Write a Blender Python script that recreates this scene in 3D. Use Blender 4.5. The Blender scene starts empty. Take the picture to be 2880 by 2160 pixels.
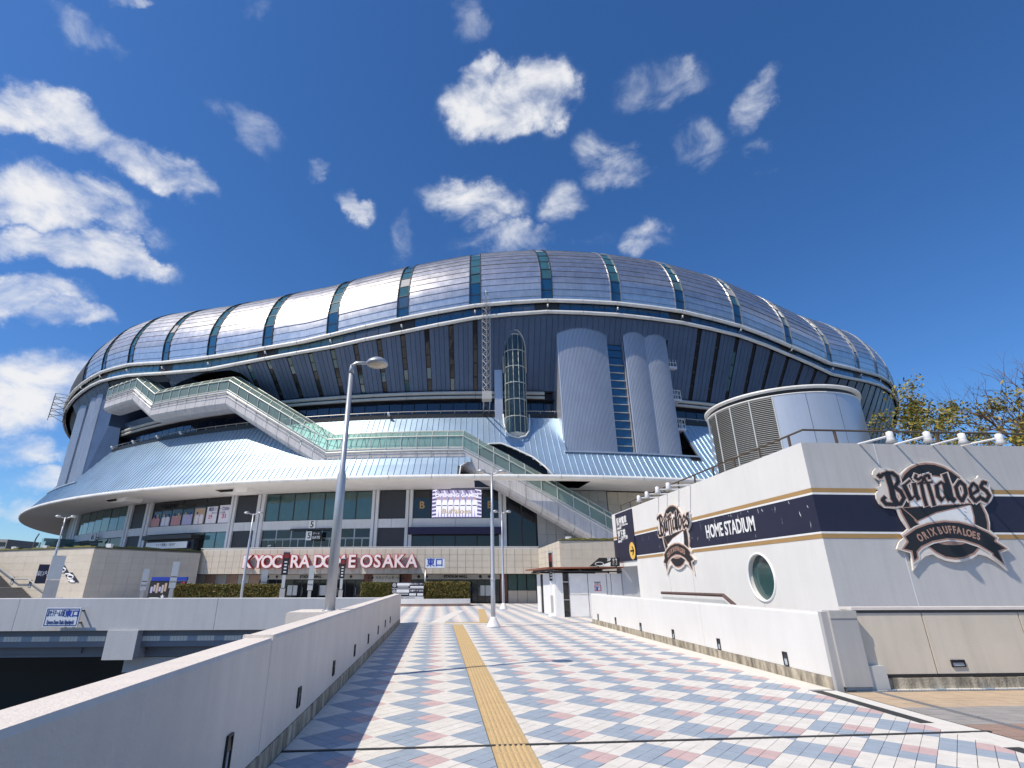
import bpy, math, random
from mathutils import Vector, Matrix, noise as mnoise
random.seed(11)
sc = bpy.context.scene
rad = math.radians
# ------------------------------------------------------------------ camera
PX, PY, FPX = 1336.0, 1080.0, 1454.3          # principal point and focal length in photo pixels (2880 wide)
YAW, PIT, EYEZ = rad(3.76), rad(20.89), 1.6
cam = bpy.data.cameras.new("camera"); camo = bpy.data.objects.new("camera", cam); sc.collection.objects.link(camo)
cam.sensor_width = 36; cam.lens = FPX / 2880 * 36; cam.shift_x = (1440 - PX) / 2880; cam.shift_y = 0
cam.clip_start = .05; cam.clip_end = 6000
camo.location = (0, 0, EYEZ); camo.rotation_euler = (math.pi / 2 + PIT, 0, -YAW); sc.camera = camo
sc.view_settings.view_transform = 'Standard'; sc.view_settings.look = 'None'
sc.view_settings.exposure = 0.04; sc.view_settings.gamma = 1
# photo pixel -> direction -> point on a known surface
_f = Vector((math.sin(YAW) * math.cos(PIT), math.cos(YAW) * math.cos(PIT), math.sin(PIT)))
_r = Vector((math.cos(YAW), -math.sin(YAW), 0)); _u = _r.cross(_f)
EYE = Vector((0, 0, EYEZ))
def ray(q): return (_r * ((q[0] - PX) / FPX) + _u * ((PY - q[1]) / FPX) + _f).normalized()
def zm(x0, y0, w, full=2212.0): return lambda x, y: (x0 + x * w / full, y0 + y * w / full)
vw = zm(0, 0, 2880)
def onz(q, z=0.0): d = ray(q); return EYE + d * ((z - EYEZ) / d.z)
def ony(q, y): d = ray(q); return EYE + d * (y / d.y)
def onx(q, x): d = ray(q); return EYE + d * (x / d.x)
CEN = Vector((11.4725, 153.572)); R0 = 99.55      # axis and ring radius of the stadium
def oncyl(q, r):
    d = ray(q); a = d.x**2 + d.y**2; b = -(d.x * CEN.x + d.y * CEN.y); c = CEN.x**2 + CEN.y**2 - r * r
    return EYE + d * ((-b - math.sqrt(max(b * b - a * c, 0))) / a)
def theta(p): return math.degrees(math.atan2(p.x - CEN.x, -(p.y - CEN.y)))
def P(t, r, z): t = rad(t); return Vector((CEN.x + r * math.sin(t), CEN.y - r * math.cos(t), z))
def lerp(T, x):
    if x <= T[0][0]: return T[0][1]
    for (a, b), (c, d) in zip(T, T[1:]):
        if x <= c: return b + (d - b) * (x - a) / (c - a)
    return T[-1][1]
# ------------------------------------------------------------------ sun and sky
SUNDIR = Vector((.69, .345, -1)).normalized()
sun = bpy.data.lights.new("sun", 'SUN'); suno = bpy.data.objects.new("sun", sun); sc.collection.objects.link(suno)
sun.energy = 4.6; sun.angle = rad(.53); sun.color = (1, .905, .755)
suno.rotation_euler = SUNDIR.to_track_quat('-Z', 'Y').to_euler(); suno.location = (-30, -20, 60)
w = bpy.data.worlds.new("World"); sc.world = w; w.use_nodes = True
N = w.node_tree.nodes; L = w.node_tree.links; N.clear()
def nd(t, **k):
    n = N.new(t)
    for a, b in k.items(): setattr(n, a, b)
    return n
out = nd('ShaderNodeOutputWorld'); bg = nd('ShaderNodeBackground'); bg.inputs[1].default_value = .085
sky = nd('ShaderNodeTexSky', sky_type='NISHITA'); sky.sun_disc = False
sky.sun_elevation = math.asin(-SUNDIR.z); sky.sun_rotation = math.atan2(-SUNDIR.x, -SUNDIR.y)
sky.altitude = 20; sky.air_density = 1.0; sky.dust_density = .35; sky.ozone_density = 4.5
hsv = nd('ShaderNodeHueSaturation'); hsv.inputs['Saturation'].default_value = 1.16; hsv.inputs['Value'].default_value = .92
L.new(sky.outputs[0], hsv.inputs['Color'])
tint = nd('ShaderNodeMix', data_type='RGBA', blend_type='MULTIPLY'); tint.inputs['Factor'].default_value = 1; tint.inputs['B'].default_value = (1.17, 1.46, 1.78, 1); L.new(hsv.outputs[0], tint.inputs['A'])
tc = nd('ShaderNodeTexCoord')
acc = None
# clouds: soft lobes fixed in world directions (centre, half sizes, turn, strength), torn by noise
CL = [(1085, 220, 160, 110, 0, 1.0), (1180, 190, 90, 100, 0, .95), (1030, 150, 70, 70, 0, .9), (1430, 180, 130, 65, 8, .5), (1645, 215, 60, 75, 0, .5), (1530, 320, 90, 95, 35, .5),
      (1330, 335, 120, 85, -20, .62), (1025, 432, 140, 60, -10, .66), (1215, 410, 70, 75, 0, .58), (1140, 505, 210, 48, 0, .56), (1390, 500, 80, 55, 0, .58),
      (130, 270, 230, 75, -24, .86), (330, 365, 150, 75, -32, .82), (110, 440, 290, 85, -20, .95), (180, 555, 260, 55, -12, .9), (60, 650, 130, 55, 0, .8),
      (55, 850, 210, 125, 0, 1.0), (60, 975, 140, 55, 0, .85), (200, 100, 110, 60, -20, .55), (690, 362, 40, 45, -30, .56), (778, 425, 60, 38, -35, .58), (530, 275, 90, 60, -40, .44),
      (270, 0, 75, 30, 0, .7), (530, 15, 80, 35, -20, .45), (1660, 340, 60, 60, 0, .5), (130, 1040, 150, 34, 0, .6), (50, 1088, 120, 28, 0, .62), (150, 690, 110, 36, 0, .6), (1010, 20, 60, 60, 0, .45), (880, 500, 50, 60, 0, .42)]
lobes = []
for (x, y, a, b, tn, s) in CL:
    c = ray(vw(x, y)); ex = ray(vw(x + 20, y)) - c; ey = ray(vw(x, y - 20)) - c
    kx, ky = ex.length / 20, ey.length / 20; ex.normalize(); ey -= ex * ey.dot(ex); ey.normalize()
    t = rad(tn); e1 = ex * math.cos(t) + ey * math.sin(t); e2 = -ex * math.sin(t) + ey * math.cos(t)
    lobes.append((c, e1 / (a * kx), e2 / (b * ky), s))
for az, el, a, b, s in ((95, 30, .3, .1, .9), (120, 50, .2, .13, .8), (-75, 25, .35, .1, .9), (-100, 45, .25, .12, .9), (170, 35, .3, .12, .9), (-150, 25, .3, .09, .85), (-140, 60, .2, .1, .7), (0, 80, .12, .1, .6)):
    A, E = rad(az), rad(el); c = Vector((math.sin(A) * math.cos(E), math.cos(A) * math.cos(E), math.sin(E)))
    e1 = Vector((math.cos(A), -math.sin(A), 0)); lobes.append((c, e1 / a, e1.cross(c) / b, s))
warp = nd('ShaderNodeTexNoise'); warp.inputs['Scale'].default_value = 6; warp.inputs['Detail'].default_value = 8; warp.inputs['Roughness'].default_value = .6
L.new(tc.outputs['Generated'], warp.inputs['Vector'])
wsub = nd('ShaderNodeVectorMath', operation='SUBTRACT'); wsub.inputs[1].default_value = (.5, .5, .5); L.new(warp.outputs['Color'], wsub.inputs[0])
wsc = nd('ShaderNodeVectorMath', operation='SCALE'); wsc.inputs['Scale'].default_value = .17; L.new(wsub.outputs[0], wsc.inputs[0])
wad = nd('ShaderNodeVectorMath', operation='ADD'); L.new(tc.outputs['Generated'], wad.inputs[0]); L.new(wsc.outputs[0], wad.inputs[1])
for c, e1, e2, s in lobes:
    d1 = nd('ShaderNodeVectorMath', operation='DOT_PRODUCT'); d1.inputs[1].default_value = e1
    d2 = nd('ShaderNodeVectorMath', operation='DOT_PRODUCT'); d2.inputs[1].default_value = e2
    for d, e in ((d1, e1), (d2, e2)): L.new(wad.outputs[0], d.inputs[0])
    m1 = nd('ShaderNodeMath', operation='SUBTRACT'); m1.inputs[1].default_value = c.dot(e1); L.new(d1.outputs['Value'], m1.inputs[0])
    m2 = nd('ShaderNodeMath', operation='SUBTRACT'); m2.inputs[1].default_value = c.dot(e2); L.new(d2.outputs['Value'], m2.inputs[0])
    q2 = nd('ShaderNodeMath', operation='MULTIPLY'); L.new(m2.outputs[0], q2.inputs[0]); L.new(m2.outputs[0], q2.inputs[1])
    q1 = nd('ShaderNodeMath', operation='MULTIPLY_ADD'); L.new(m1.outputs[0], q1.inputs[0]); L.new(m1.outputs[0], q1.inputs[1]); L.new(q2.outputs[0], q1.inputs[2])
    mr = nd('ShaderNodeMapRange', interpolation_type='SMOOTHSTEP'); mr.inputs['From Min'].default_value = 1.25; mr.inputs['From Max'].default_value = 0
    mr.inputs['To Min'].default_value = 0; mr.inputs['To Max'].default_value = s; L.new(q1.outputs[0], mr.inputs['Value'])
    if acc is None: acc = mr
    else:
        mx = nd('ShaderNodeMath', operation='MAXIMUM'); L.new(acc.outputs[0], mx.inputs[0]); L.new(mr.outputs[0], mx.inputs[1]); acc = mx
n1 = nd('ShaderNodeTexNoise'); n1.inputs['Scale'].default_value = 10; n1.inputs['Detail'].default_value = 12; n1.inputs['Roughness'].default_value = .60; n1.inputs['Distortion'].default_value = .35
mp = nd('ShaderNodeMapping'); mp.inputs['Scale'].default_value = (1, 1, 1.7); L.new(tc.outputs['Generated'], mp.inputs['Vector']); L.new(mp.outputs[0], n1.inputs['Vector'])
t1 = nd('ShaderNodeMath', operation='MULTIPLY_ADD'); t1.inputs[1].default_value = 3.2; t1.inputs[2].default_value = -1.64; L.new(n1.outputs['Fac'], t1.inputs[0])
t2 = nd('ShaderNodeMath', operation='ADD'); L.new(acc.outputs[0], t2.inputs[0]); L.new(t1.outputs[0], t2.inputs[1])
gate = nd('ShaderNodeMath', operation='MULTIPLY'); L.new(t2.outputs[0], gate.inputs[0])
gs = nd('ShaderNodeMapRange', interpolation_type='SMOOTHSTEP'); gs.inputs['From Max'].default_value = .7; L.new(acc.outputs[0], gs.inputs['Value']); L.new(gs.outputs[0], gate.inputs[1])
den = nd('ShaderNodeMapRange', interpolation_type='SMOOTHSTEP'); den.inputs['From Min'].default_value = .0; den.inputs['From Max'].default_value = 1.3; den.inputs['To Max'].default_value = .97; L.new(gate.outputs[0], den.inputs['Value'])
shade = nd('ShaderNodeMapRange'); shade.inputs['From Min'].default_value = .3; shade.inputs['From Max'].default_value = 1.2; L.new(gate.outputs[0], shade.inputs['Value'])
ccol = nd('ShaderNodeMix', data_type='RGBA'); ccol.inputs['A'].default_value = (8.0, 8.7, 10.0, 1); ccol.inputs['B'].default_value = (10.2, 10.2, 10.4, 1); L.new(shade.outputs[0], ccol.inputs['Factor'])
mixc = nd('ShaderNodeMix', data_type='RGBA'); L.new(den.outputs[0], mixc.inputs['Factor']); L.new(tint.outputs['Result'], mixc.inputs['A']); L.new(ccol.outputs['Result'], mixc.inputs['B'])
L.new(mixc.outputs['Result'], bg.inputs[0]); L.new(bg.outputs[0], out.inputs[0])
# ------------------------------------------------------------------ materials
M = {}
def mat(name, col, rough=.6, metal=0, var=.08, scale=3.0, streak=0, bump=0, bscale=60, spec=.5, alpha=None, emit=None, stain=None, coat=0):
    m = bpy.data.materials.new(name); m.use_nodes = True; t = m.node_tree; n = t.nodes; l = t.links
    b = n['Principled BSDF']; b.inputs['Roughness'].default_value = rough; b.inputs['Metallic'].default_value = metal
    b.inputs['Specular IOR Level'].default_value = spec; b.inputs['Base Color'].default_value = (*col, 1)
    if coat: b.inputs['Coat Weight'].default_value = coat; b.inputs['Coat Roughness'].default_value = .05
    if var or streak or bump or stain:
        g = n.new('ShaderNodeNewGeometry')
    if var or streak or stain:
        no = n.new('ShaderNodeTexNoise'); no.inputs['Scale'].default_value = scale; no.inputs['Detail'].default_value = 6; no.inputs['Roughness'].default_value = .65
        l.new(g.outputs['Position'], no.inputs['Vector'])
        mr = n.new('ShaderNodeMapRange'); mr.inputs['From Min'].default_value = .3; mr.inputs['From Max'].default_value = .7; mr.inputs['To Min'].default_value = 1 - var; mr.inputs['To Max'].default_value = 1 + var
        l.new(no.outputs['Fac'], mr.inputs['Value']); cur = mr.outputs[0]
        if streak:
            mp = n.new('ShaderNodeMapping'); mp.inputs['Scale'].default_value = (3.2, 3.2, .16); l.new(g.outputs['Position'], mp.inputs['Vector'])
            ns = n.new('ShaderNodeTexNoise'); ns.inputs['Scale'].default_value = 2.2; ns.inputs['Detail'].default_value = 5; l.new(mp.outputs[0], ns.inputs['Vector'])
            ms = n.new('ShaderNodeMapRange'); ms.inputs['From Min'].default_value = .45; ms.inputs['From Max'].default_value = .75; ms.inputs['To Min'].default_value = 1; ms.inputs['To Max'].default_value = 1 - streak
            l.new(ns.outputs['Fac'], ms.inputs['Value'])
            mu = n.new('ShaderNodeMath'); mu.operation = 'MULTIPLY'; l.new(cur, mu.inputs[0]); l.new(ms.outputs[0], mu.inputs[1]); cur = mu.outputs[0]
        vm = n.new('ShaderNodeVectorMath'); vm.operation = 'SCALE'; vm.inputs[0].default_value = col; l.new(cur, vm.inputs['Scale'])
        src = vm.outputs[0]
        if stain:
            nst = n.new('ShaderNodeTexNoise'); nst.inputs['Scale'].default_value = stain[2]; nst.inputs['Detail'].default_value = 7; nst.inputs['Roughness'].default_value = .7
            mp2 = n.new('ShaderNodeMapping'); mp2.inputs['Scale'].default_value = (2, 2, .45); l.new(g.outputs['Position'], mp2.inputs['Vector']); l.new(mp2.outputs[0], nst.inputs['Vector'])
            mst = n.new('ShaderNodeMapRange'); mst.inputs['From Min'].default_value = .42; mst.inputs['From Max'].default_value = .68; mst.inputs['To Max'].default_value = stain[1]; l.new(nst.outputs['Fac'], mst.inputs['Value'])
            mx = n.new('ShaderNodeMix'); mx.data_type = 'RGBA'; l.new(mst.outputs[0], mx.inputs['Factor']); l.new(src, mx.inputs['A']); mx.inputs['B'].default_value = (*stain[0], 1); src = mx.outputs['Result']
        l.new(src, b.inputs['Base Color'])
        mrr = n.new('ShaderNodeMapRange'); mrr.inputs['To Min'].default_value = max(.02, rough * (1 - 2 * min(var, .2))); mrr.inputs['To Max'].default_value = min(1, rough * (1 + 2 * min(var, .2))); l.new(no.outputs['Fac'], mrr.inputs['Value']); l.new(mrr.outputs[0], b.inputs['Roughness'])
    if bump:
        nb = n.new('ShaderNodeTexNoise'); nb.inputs['Scale'].default_value = bscale; nb.inputs['Detail'].default_value = 4; l.new(g.outputs['Position'], nb.inputs['Vector'])
        bu = n.new('ShaderNodeBump'); bu.inputs['Strength'].default_value = bump; bu.inputs['Distance'].default_value = .02; l.new(nb.outputs['Fac'], bu.inputs['Height']); l.new(bu.outputs[0], b.inputs['Normal'])
    if emit: b.inputs['Emission Color'].default_value = (*emit[0], 1); b.inputs['Emission Strength'].default_value = emit[1]
    if alpha is not None:
        tr = n.new('ShaderNodeBsdfTransparent'); tr.inputs[0].default_value = (*alpha[1], 1); mx = n.new('ShaderNodeMixShader'); mx.inputs[0].default_value = alpha[0]
        l.new(tr.outputs[0], mx.inputs[1]); l.new(b.outputs[0], mx.inputs[2]); l.new(mx.outputs[0], n['Material Output'].inputs[0])
    M[name] = m; return m
mat('titanium', (.62, .61, .62), .37, .92, .10, .9, streak=.14, bump=.10, bscale=3.5, stain=((.36, .33, .335), .38, .45))
mat('titanium_b', (.65, .64, .65), .35, .92, .10, 1.3, streak=.12, bump=.10, bscale=3.0)
mat('titanium_c', (.58, .575, .59), .39, .92, .12, .8, streak=.16, bump=.10, bscale=4.0, stain=((.36, .33, .335), .38, .45))
mat('seam_dark', (.05, .05, .055), .7)
mat('glass_teal', (.045, .13, .15), .07, 0, .25, .5, spec=.9, coat=.6)
mat('glass_blue', (.012, .075, .17), .06, 0, .2, .5, spec=.8, coat=.5)
mat('glass_navy', (.010, .022, .055), .05, 0, .2, .6, spec=.6, coat=.3)
mat('glass_green', (.035, .085, .085), .06, 0, .2, .7, spec=.7, coat=.4)
mat('glass_dark', (.012, .014, .018), .08, 0, .2, .8, spec=.5, coat=.2)
mat('glass_tube', (.34, .46, .42), .08, 0, 0, spec=.6, alpha=(.46, (.62, .78, .70)), coat=.4)
mat('glass_shaft', (.05, .085, .095), .06, 0, .15, spec=.7, alpha=(.55, (.45, .58, .6)), coat=.5)
mat('white_pipe', (.78, .77, .74), .42, 0, .05, .7, streak=.10, stain=((.42, .36, .28), .25, .5))
mat('grey_pipe', (.50, .49, .46), .5, 0, .08, .7)
mat('drum_blue', (.092, .140, .240), .42, .35, .10, .4, streak=.10)
mat('drum_blue_b', (.083, .128, .222), .45, .35, .10, .4, streak=.10)
mat('drum_dark', (.035, .042, .06), .6)
mat('skirt', (.42, .56, .69), .36, .62, .07, .35, streak=.07, stain=((.42, .42, .45), .22, .22))
mat('skirt_b', (.40, .54, .67), .38, .62, .07, .35, streak=.07, stain=((.42, .42, .45), .22, .22))
mat('corrugated', (.50, .53, .60), .42, .55, .05, .5, streak=.06)
mat('terrace', (.62, .60, .57), .7)
mat('soffit', (.82, .80, .78), .7, 0, .05, .4, streak=.05)
mat('facade_white', (.62, .63, .66), .6, 0, .05, .4, streak=.08)
mat('facade_grey', (.40, .395, .39), .6, 0, .07, .5, streak=.1)
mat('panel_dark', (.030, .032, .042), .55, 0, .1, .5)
mat('frame_dark', (.03, .032, .035), .5)
mat('frame_steel', (.42, .42, .42), .35, .7)
mat('tube_cladding', (.56, .55, .565), .55, .05, .06, .5, streak=.22, stain=((.30, .27, .25), .35, .7))
mat('tube_frame', (.56, .58, .54), .45, .3)
mat('navy_awning', (.012, .012, .05), .7)
mat('tile_beige', (.55, .49, .405), .55, 0, .05, 2, streak=.06)
mat('tile_beige_b', (.53, .472, .388), .57, 0, .05, 2, streak=.06)
mat('tile_beige_c', (.565, .50, .42), .53, 0, .05, 2, streak=.06)
mat('grout_beige', (.40, .35, .285), .9)
mat('panel_beige', (.66, .59, .485), .7, 0, .05, 1.2, streak=.10, bump=.15)
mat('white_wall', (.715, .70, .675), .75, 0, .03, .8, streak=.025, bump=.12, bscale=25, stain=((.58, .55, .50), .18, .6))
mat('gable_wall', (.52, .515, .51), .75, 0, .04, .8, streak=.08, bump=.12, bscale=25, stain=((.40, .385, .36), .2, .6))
mat('parapet', (.74, .67, .605), .8, 0, .05, 1.2, streak=.035, bump=.35, bscale=45, stain=((.44, .41, .37), .22, .9))
mat('kerb_stained', (.50, .44, .34), .9, 0, .22, 4, streak=.55, bump=.5, bscale=30, stain=((.05, .045, .03), .9, 3.0))
mat('concrete', (.42, .42, .41), .85, 0, .10, 1.0, streak=.15, bump=.3, bscale=20)
mat('fascia', (.52, .53, .55), .8, 0, .05, .8, streak=.08, bump=.2, bscale=20)
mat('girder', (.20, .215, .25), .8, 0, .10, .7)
mat('mark_red', (.26, .03, .03), .5)
mat('asphalt', (.05, .05, .052), .9, 0, .2, 2, bump=.3)
mat('grout', (.11, .11, .11), .9, 0, .15, 6)
mat('tile_white', (.74, .705, .645), .62, 0, .07, 5, stain=((.45, .42, .38), .16, 3), bump=.12, bscale=90)
mat('tile_white_b', (.71, .675, .615), .62, 0, .07, 5, stain=((.45, .42, .38), .2, 3), bump=.12, bscale=90)
mat('tile_blue', (.335, .395, .465), .62, 0, .08, 5, stain=((.22, .25, .30), .2, 3), bump=.12, bscale=90)
mat('tile_blue_b', (.315, .375, .445), .62, 0, .08, 5, bump=.12, bscale=90)
mat('tile_pink', (.58, .42, .405), .62, 0, .08, 5, stain=((.42, .33, .33), .2, 3), bump=.12, bscale=90)
mat('tactile', (.56, .40, .20), .7, 0, .08, 4, stain=((.42, .30, .14), .25, 4))
mat('joint_dark', (.035, .037, .036), .7)
mat('pave_beige', (.50, .38, .26), .8, 0, .12, 3, bump=.3)
mat('pave_grey', (.33, .31, .29), .8, 0, .12, 3, bump=.3)
mat('step_stone', (.25, .23, .205), .8, 0, .1, 3)
mat('pave_brown', (.33, .225, .18), .8, 0, .12, 3, bump=.3)
mat('grate', (.34, .34, .34), .5, .6)
mat('lamp_paint', (.44, .46, .49), .42, .45, .06, 3, streak=.06)
mat('lamp_white', (.75, .75, .74), .45)
mat('lens', (.62, .56, .45), .25, 0, 0)
mat('fixture_glass', (.42, .47, .52), .12, 0, .1, 6)
mat('black', (.016, .016, .018), .5)
mat('navy', (.016, .016, .040), .5, 0, .15, 2)
mat('navy_peel', (.017, .017, .042), .45, 0, .1, 2, stain=((.55, .53, .5), 0, 3))
mat('gold', (.40, .245, .095), .55, 0, .06, 2)
mat('gold_logo', (.42, .25, .19), .5)
mat('cream', (.74, .68, .62), .55)
mat('white_print', (.80, .80, .79), .55)
mat('red_side', (.47, .035, .05), .5)
mat('letter_face', (.82, .70, .69), .45)
mat('blue_print', (.012, .045, .36), .5)
mat('blue_header', (.012, .045, .22), .5)
mat('sign_white', (.70, .74, .80), .5)
mat('sign_grey', (.55, .56, .55), .5, .2, .05)
mat('sign_stone', (.46, .445, .42), .6, .1, .06, streak=.1)
mat('yellow', (.80, .50, .10), .5)
mat('hut_white', (.80, .80, .80), .5, 0, .03)
mat('roof_brown', (.27, .085, .04), .45, .2, .08)
mat('brick', (.16, .075, .06), .85, 0, .2, 6)
mat('louvre', (.33, .325, .305), .5, .3, .05)
mat('drum_panel', (.53, .545, .585), .36, .55, .04, .5, streak=.04)
mat('bark', (.10, .075, .055), .9, 0, .2, 5)
mat('bark_red', (.115, .07, .06), .9, 0, .2, 5)
for i, c in enumerate(((.25, .20, .025), (.18, .16, .022), (.31, .24, .035), (.11, .11, .02), (.22, .13, .03))): mat('leaf%d' % i, c, .6, 0, 0)
for i, c in enumerate(((.10, .105, .018), (.16, .135, .028), (.055, .065, .012), (.22, .13, .03), (.20, .17, .04))): mat('hedge%d' % i, c, .6, 0, 0)
mat('moss', (.16, .15, .035), .9, 0, .3, 8, bump=.8, bscale=20)
mat('dark_void', (.01, .01, .011), .9)
mat('screen_lilac', (.3, .28, .45), .4, emit=((.62, .56, .92), .42))
mat('screen_white', (.6, .6, .7), .4, emit=((.92, .90, 1.0), .75))
mat('screen_dark', (.02, .02, .05), .4, emit=((.06, .05, .16), .4))
mat('screen_gold', (.3, .2, .1), .4, emit=((.80, .66, .42), .5))
mat('screen_skin', (.4, .25, .2), .4, emit=((.72, .46, .44), .5))
mat('poster_white', (.78, .74, .82), .5)
mat('poster_pink', (.55, .24, .28), .5)
mat('poster_skin', (.52, .37, .27), .5)
mat('poster_lilac', (.45, .43, .66), .5)
mat('poster_red', (.55, .03, .10), .5)
mat('dist', (.42, .40, .38), .8)
# ------------------------------------------------------------------ helpers
COL = sc.collection
class MB:
    def __init__(s): s.v = []; s.f = []
    def add(s, vs, fs):
        k = len(s.v); s.v += [tuple(v) for v in vs]; s.f += [tuple(i + k for i in f) for f in fs]; return s
    def quad(s, a, b, c, d): return s.add((a, b, c, d), ((0, 1, 2, 3),))
    def hexa(s, b, t): return s.add(list(b) + list(t), ((0, 3, 2, 1), (4, 5, 6, 7), (0, 1, 5, 4), (1, 2, 6, 5), (2, 3, 7, 6), (3, 0, 4, 7)))
    def box(s, x0, x1, y0, y1, z0, z1): return s.hexa([(x0, y0, z0), (x1, y0, z0), (x1, y1, z0), (x0, y1, z0)], [(x0, y0, z1), (x1, y0, z1), (x1, y1, z1), (x0, y1, z1)])
    def bar(s, a, b, w, h=None, up=Vector((0, 0, 1))):
        a, b = Vector(a), Vector(b); d = (b - a).normalized(); h = w if h is None else h
        if abs(d.dot(up)) > .98: up = Vector((0, 1, 0))
        r = d.cross(up).normalized() * w / 2; u = r.cross(d).normalized() * h / 2
        return s.hexa([a - r - u, a + r - u, a + r + u, a - r + u], [b - r - u, b + r - u, b + r + u, b - r + u])
    def tube(s, path, r, n=8, cap=True):
        path = [Vector(p) for p in path]; rs = r if isinstance(r, (list, tuple)) else [r] * len(path); rings = []
        ref = Vector((0, 0, 1))
        for i, p in enumerate(path):
            d = ((path[min(i + 1, len(path) - 1)] - path[max(i - 1, 0)])).normalized()
            if abs(d.dot(ref)) > .95: ref = Vector((1, 0, 0)) if abs(d.x) < .9 else Vector((0, 1, 0))
            a = d.cross(ref).normalized(); b = a.cross(d)
            rings.append([p + (a * math.cos(2 * math.pi * k / n) + b * math.sin(2 * math.pi * k / n)) * rs[i] for k in range(n)])
        vs = [v for rg in rings for v in rg]; fs = []
        for i in range(len(path) - 1):
            for k in range(n): fs.append((i * n + k, i * n + (k + 1) % n, (i + 1) * n + (k + 1) % n, (i + 1) * n + k))
        if cap: fs += [tuple(range(n - 1, -1, -1)), tuple((len(path) - 1) * n + k for k in range(n))]
        return s.add(vs, fs)
    def lathe(s, prof, n=24, c=(0, 0, 0), cap=True):
        vs = [(c[0] + r * math.cos(2 * math.pi * k / n), c[1] + r * math.sin(2 * math.pi * k / n), c[2] + z) for r, z in prof for k in range(n)]; fs = []
        for i in range(len(prof) - 1):
            for k in range(n): fs.append((i * n + k, i * n + (k + 1) % n, (i + 1) * n + (k + 1) % n, (i + 1) * n + k))
        if cap: fs += [tuple(range(n - 1, -1, -1)), tuple((len(prof) - 1) * n + k for k in range(n))]
        return s.add(vs, fs)
    def grid(s, f, us, vs):
        m = len(vs); V = [f(u, v) for u in us for v in vs]
        return s.add(V, [(i * m + j, (i + 1) * m + j, (i + 1) * m + j + 1, i * m + j + 1) for i in range(len(us) - 1) for j in range(m - 1)])
    def sheet(s, f, us, vs, h):            # f(u,v,h): a strip with thickness
        s.grid(lambda u, v: f(u, v, h), us, vs)
        for u in (us[0], us[-1]): s.grid(lambda a, b: f(u, a, b * h), vs, [0, 1])
        for v in (vs[0], vs[-1]): s.grid(lambda a, b: f(a, v, b * h), us, [0, 1])
        return s
    def prism(s, poly, fr, d0, d1):         # 2d polygon extruded, fr(u,v,d)->point
        n = len(poly); vs = [fr(u, v, d0) for u, v in poly] + [fr(u, v, d1) for u, v in poly]
        return s.add(vs, [tuple(range(n)), tuple(range(2 * n - 1, n - 1, -1))] + [(i, (i + 1) % n, n + (i + 1) % n, n + i) for i in range(n)])
    def mesh(s, name, smooth=False):
        me = bpy.data.meshes.new(name); me.from_pydata(s.v, [], s.f)
        if smooth: me.shade_smooth()
        me.update(); return me
def put(name, me, mt, parent=None, world=True):
    o = bpy.data.objects.new(name, me); COL.objects.link(o)
    if mt is not None:
        if not isinstance(mt, (list, tuple)): mt = [mt]
        if not me.materials:
            for x in mt: me.materials.append(M[x])
    if parent is not None:
        o.parent = parent
        if world and parent.type == 'EMPTY': o.matrix_parent_inverse = Matrix.Translation(-parent.location)
        elif world and parent.parent is not None and parent.parent.type == 'EMPTY' and world: o.matrix_parent_inverse = Matrix.Identity(4)
    return o
def build(mb, name, mt, parent=None, smooth=False, world=True): return put(name, mb.mesh(name, smooth), mt, parent, world)
def tag(o, label=None, cat=None, group=None, kind=None):
    if label: o['label'] = label
    if cat: o['category'] = cat
    if group: o['group'] = group
    if kind: o['kind'] = kind
    return o
def thing(name, label, cat, loc=(0, 0, 0), group=None, rz=0):
    o = bpy.data.objects.new(name, None); COL.objects.link(o); o.location = loc; o.rotation_euler = (0, 0, rz); o.empty_display_size = .2
    return tag(o, label, cat, group)
def copy_tree(o, parent=None):
    c = o.copy(); COL.objects.link(c); c.parent = parent
    for ch in o.children: copy_tree(ch, c)
    return c
_tx = {}
def text_mesh(s, size=1.0, ext=.01, bold=0.0, shear=0, align='CENTER'):
    key = (s, size, ext, bold, shear, align)
    if key in _tx: return _tx[key].copy()
    cu = bpy.data.curves.new('lettering', 'FONT'); cu.body = s; cu.size = size; cu.extrude = ext; cu.offset = bold; cu.shear = shear
    cu.align_x = align; cu.align_y = 'CENTER'; cu.resolution_u = 3
    o = bpy.data.objects.new('lettering', cu); COL.objects.link(o); bpy.context.view_layer.update()
    me = bpy.data.meshes.new_from_object(o.evaluated_get(bpy.context.evaluated_depsgraph_get())); bpy.data.objects.remove(o); bpy.data.curves.remove(cu)
    me.name = 'lettering'; _tx[key] = me; return me
def frame(o, right, up):                     # text plane: x along right, y along up
    r = Vector(right).normalized(); u = Vector(up).normalized(); n = r.cross(u)
    return Matrix(((r.x, u.x, n.x, o[0]), (r.y, u.y, n.y, o[1]), (r.z, u.z, n.z, o[2]), (0, 0, 0, 1)))
def text(name, s, mx, size, mt, parent, ext=.006, bold=0.0, sx=1.0, shear=0, align='CENTER'):
    me = text_mesh(s, size, ext, bold, shear, align).copy(); me.transform(mx @ Matrix.Diagonal((sx, 1, 1, 1)))
    return put(name, me, mt, parent)
def arange(a, b, n): return [a + (b - a) * i / n for i in range(n + 1)]
X3 = Vector((1, 0, 0)); Y3 = Vector((0, 1, 0)); Z3 = Vector((0, 0, 1))
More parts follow.
